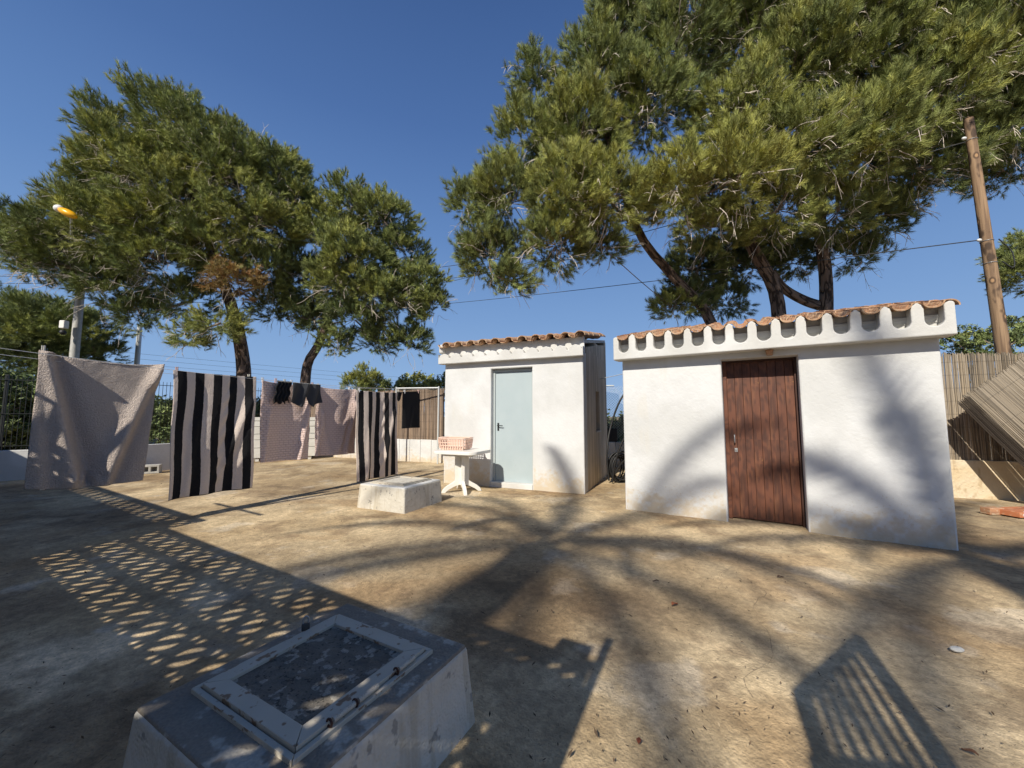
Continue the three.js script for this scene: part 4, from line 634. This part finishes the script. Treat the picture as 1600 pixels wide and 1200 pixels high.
// ---------------------------------------------------------------- what stands behind the camera and shades the yard
const HA = 31 * D2R;                                       // along the screen wall: x; toward the yard: -z
const S = (s, t, y) => W(s * Math.sin(HA) + t * Math.cos(HA), y, s * Math.cos(HA) - t * Math.sin(HA));
{
  const hw = .1375, sq = shapeOf([[-hw, -.14], [hw, -.14], [hw, .14], [-hw, .14]]);
  for (const [sx, sy] of [[1, 1], [-1, 1], [-1, -1], [1, -1]]) { const p = [[.115, .112], [.115, .06]]; for (let k = 0; k <= 6; k++) { const a = (26 + 38 * k / 6) * D2R; p.push([Math.cos(a) * .113, Math.sin(a) * .113]); } p.push([.058, .112]); sq.holes.push(new THREE.Path(p.map(q => new THREE.Vector2(q[0] * sx, q[1] * sy)))); }
  for (const s of [1, -1]) { const p = []; for (let k = 0; k <= 14; k++) { const a = 45 * D2R + s * (17 + 146 * k / 14) * D2R; p.push(new THREE.Vector2(Math.cos(a) * .081, Math.sin(a) * .081)); } sq.holes.push(new THREE.Path(p)); }
  const block = triUV(ext(sq, .04, 0, 6).translate(0, 0, -.02));
  const o = thing('lattice_wall', 'white screen wall with pierced blocks along its top, behind the camera', 'wall', S(-1.3, 0, 0), -HA);
  const y0 = 1.705, x0 = -5.72, nC = 19;
  obj('wall_body', rbox(nC * .275 + .02, y0 + .1, .12, .006, x0 + nC * .1375, y0 / 2 - .05, 0), M.plaster, o);
  for (let r = 0; r < 3; r++) for (let c = 0; c < (r === 2 ? 15 : 18); c++) { const b = obj('pierced_block', block, M.plaster, o); b.position.set(x0 + (c + .5) * .275, y0 + .14 + r * .28, 0); }
  obj('coping', rbox(nC * .275 - .9, .022, .07, .004, x0 + (nC * .275 - .9) / 2, y0 + .84 + .0115, 0), M.plaster, o);
  obj('wall_body', rbox(4 * .275, .28, .12, .006, x0 + 17 * .275, y0 + .70, 0), M.plaster, o);
  for (let c = 16; c < nC; c++) { const b = obj('pierced_block', block, M.plaster, o); b.position.set(x0 + (c + .5) * .275, y0 + .14 + 3 * .28, 0); b.scale.y = .55; b.position.y -= .06; }
  obj('coping', rbox(.83, .03, .1, .004, x0 + 17.5 * .275, y0 + 1.0, 0), M.plaster, o);
  obj('end_cap', rbox(.2, .1, .1, .006, x0 + nC * .275 - .14, y0 + 1.067, 0), M.plaster, o);
  obj('wall_body', rbox(.275, .56, .12, .006, x0 + 18.5 * .275, y0 + .28, 0), M.plaster, o);
  obj('end_post', rbox(.05, 2.95, .05, .006, x0 + nC * .275 + .03, 1.475, 0), M.galv, o);
  const w = thing('lattice_wall', 'taller wing of the screen wall with one pierced row, behind the camera', 'wall', S(-1.3, 0, 0), -HA); w.position.copy(S(-1.297, .108, 0));
  obj('wall_body', rbox(8.4, 2.66, .12, .006, -10.03, 1.23, 0), M.plaster, w);
  for (let c = 0; c < 18; c++) { const b = obj('pierced_block', block, M.plaster, w); b.position.set(-5.97 - c * .275, 2.70, 0); }
  obj('wall_body', rbox(3.2, .28, .12, .006, -12.6, 2.70, 0), M.plaster, w);
  obj('coping', rbox(8.4, .035, .09, .004, -10.03, 2.858, 0), M.plaster, w);
  // leaning aerial mast on the wing
  const m = thing('aerial_mast', 'leaning metal aerial mast with a cross bar on the wing wall', 'aerial mast', W(-5.95, 2.88, 2.05));
  obj('mast', tube([V(0, -.4, 0), V(.39, 1.7, .08), V(.8, 3.5, .16)], .045, 8, 8, .03), M.galv, m); obj('cross_bar', tube([V(-.5, .42, -.32), V(.7, .42, .40)], .022, 2, 6), M.galv, m);
  // slatted gate on a stair wall
  const A = W(-.22, 0, -1.258), B = W(.492, 0, -.79), L = A.distanceTo(B), q = thing('slatted_gate', 'slatted rail on a stair wall, behind the camera', 'railing', A, Math.atan2(A.z - B.z, B.x - A.x));
  for (let i = 0; i < 8; i++) obj('slat', box(.03, 1.15, .02, .06 + i * (L - .12) / 7, 2.3, 0), M.darkWood, q);
  obj('top_rail', rbox(L + .05, .07, .05, .006, L / 2, 2.88, 0), M.darkWood, q); obj('post', rbox(.06, 1.2, .05, .006, 0, 2.28, 0), M.darkWood, q); obj('post', rbox(.06, 1.2, .05, .006, L, 2.28, 0), M.darkWood, q);
  const s = shapeOf([[-.05, -.1], [L + .05, -.1], [L + .05, 1.65], [L * .70, 1.7], [L * .66, 2.27], [-.05, 2.6]]); obj('stair_wall', triUV(ext(s, .05, .006, 2).translate(0, 0, -.025)), M.plaster, q);
}
{ // unseen building added beyond the terrace to block sky light and deepen shade
  const h = thing('added_house', 'unseen white flat roofed building added behind the camera to block sky light', 'added_house', S(-6.2, -6.5, 0), -HA + Math.PI);
  obj('wall', rbox(19, 4.1, 5, .03, 0, 2.0, -2.55), M.plaster, h); const rf = obj('roof', rbox(19.3, .16, 5.3, .02, 0, 4.13, -2.55), M.plaster, h);
  obj('chimney', rbox(.5, .8, .5, .02, -4, 4.6, -3.5), M.plaster, rf);
  for (const x of [-6.5, -2.2, 6]) { const f = obj('window', box(1.2, 1.1, .05, x, 1.6, -.02), M.darkWood, h); obj('pane', box(1.0, .9, .02, x, 1.6, .018), mat({ rgb: [.05, .06, .07], roughness: .1 }), f); obj('sill', box(1.3, .05, .14, x, 1.02, .05), M.plaster, f); }
  const d = obj('door', rbox(1, 2.1, .06, .01, 2, 1.05, -.03), M.planks[0], h); obj('handle', rbox(.12, .02, .05, .005, 2.35, 1.05, .03), M.steel, d);
}
function palm(label, X, Z, H, nF, len, sd, r = .17) {
  seed = sd; const base = W(X, 0, Z), o = thing('palm_tree', label, 'palm tree', base, 0, 'palms behind the camera');
  obj('trunk', tube([V(0, 0, 0), V(.05, H * .4, .03), V(0, H - .1, 0)], t => r * (1.15 - .25 * t) * (1 + .06 * Math.sin(t * 110)), 60, 12), M.bark, o);
  for (let f = 0; f < nF; f++) {
    const az = f * 2.39996 + rr(-.2, .2), el = lerp(1.15, -.35, Math.pow(f / nF, .8)) + gauss() * .12, L = len * rr(.85, 1.1), pts = []; let d = V(Math.cos(az) * Math.cos(el), Math.sin(el), Math.sin(az) * Math.cos(el)), p = V(0, H, 0);
    for (let k = 0; k <= 8; k++) { pts.push(p.clone()); p = p.clone().addScaledVector(d, L / 8); d = d.add(V(0, -.12 - .035 * k, 0)).normalize(); }
    const cv = new THREE.CatmullRomCurve3(pts), g = [strip(tube(pts, .022, 10, 4, .005))], pos = [];
    for (let k = 4; k < 56; k++) for (const s of [1, -1]) { const t = k / 56, c = cv.getPointAt(t), tg = cv.getTangentAt(t), side = tg.clone().cross(V(0, 1, 0)).normalize().multiplyScalar(s), ll = .36 * Math.sin(Math.PI * Math.min(1, .15 + t * .85)) + .08, e = c.clone().addScaledVector(side, ll * .8).addScaledVector(tg, ll * .55).add(V(0, -.1 * ll + gauss() * .04, 0)), w = tg.clone().multiplyScalar(.027); pos.push(c.x - w.x, c.y - w.y, c.z - w.z, c.x + w.x, c.y + w.y, c.z + w.z, e.x, e.y, e.z); }
    const lf = new THREE.BufferGeometry(); lf.setAttribute('position', new THREE.Float32BufferAttribute(pos, 3)); lf.computeVertexNormals(); g.push(strip(lf)); obj('frond', g, M.palmLeaf, o);
  }
}
palm('palm tree behind the camera whose crown shades the middle of the yard', -6.95, -10.44, 13, 19, 3.5, 77, .27);
palm('second palm tree behind the camera that shades the right side', -2.9, -10.83, 13, 19, 3.1, 99, .22);

// ---------------------------------------------------------------- litter
seed = 4242;
{
  const n = 5200, g = leafGeo(1, .028, .008, 0), im = new THREE.InstancedMesh(g, mat({ rgb: [1, 1, 1], roughness: 1 }), n); im.name = 'ground_litter'; im.userData = { kind: 'stuff', label: 'dry needles and leaf crumbs scattered over the yard', category: 'litter' }; scene.add(im);
  const m = new THREE.Matrix4(), c = new THREE.Color();
  for (let i = 0; i < n; i++) { const Z = 1.2 + 11 * Math.pow(rnd(), 1.4), X = rr(-1.25, 1.4) * (Z + .3), s = rr(.25, 1.1) * (rnd() < .06 ? 1.8 : 1); m.compose(W(X, .012 + rr(0, .006), Z), new THREE.Quaternion().setFromEuler(new THREE.Euler(rr(-.25, .25), rnd() * 6.28, rr(-.25, .25) + Math.PI / 2 * 0)), V(s, s * .4, s)); im.setMatrixAt(i, m); const k = rr(.5, 1.5), b = rnd(); c.setRGB((b < .8 ? .085 : .34) * k, (b < .8 ? .055 : .26) * k, (b < .8 ? .032 : .16) * k); im.setColorAt(i, c); }
  const leaf = (label, px, py, size, rgb, turn) => { const dy = 1.35 / Math.abs((Math.sin(camera.rotation.x) + (600 - py) / 600 * Math.cos(camera.rotation.x))), p = at(px, py, dy * (Math.cos(camera.rotation.x) - (600 - py) / 600 * Math.sin(camera.rotation.x))); p.y = .016; const q = cloth(8, 6, (u, v) => { const w = Math.sin(Math.PI * Math.pow(u, .8)); return [size * u, size * .5 * (v - .5) * w]; }, (u, v) => size * .22 * Math.abs(v - .5) + size * .1 * Math.sin(u * 5), .0015).rotateX(-Math.PI / 2); const o = tag(obj('fallen_leaf', q, mat({ rgb, roughness: .8 })), label, 'leaf'); o.position.copy(p); o.rotation.y = turn; };
  leaf('curled red-brown leaf in the middle of the yard', 1050, 950, .07, [.26, .085, .035], .6);
  leaf('dark red leaf near the bottom edge of the yard', 998, 1170, .04, [.20, .05, .02], 1.2);
  leaf('brown leaf in shade right of the rail shadow', 1530, 1188, .045, [.17, .08, .04], 2.2);
  leaf('brown leaf near the foot of the plank door', 1215, 905, .06, [.14, .08, .045], .2);
  leaf('small dark leaf between the palm shadows', 1030, 912, .05, [.12, .07, .04], 2.8);
  const pb = tag(obj('pebble', new THREE.IcosahedronGeometry(.028, 2).scale(1.3, .5, .8), M.plaster), 'pale flat pebble on the shaded ground at right', 'pebble'); pb.position.copy(W(2.55, .018, 2.32));
}
console.log('tufts', nTufts);
renderer.render(scene, camera);
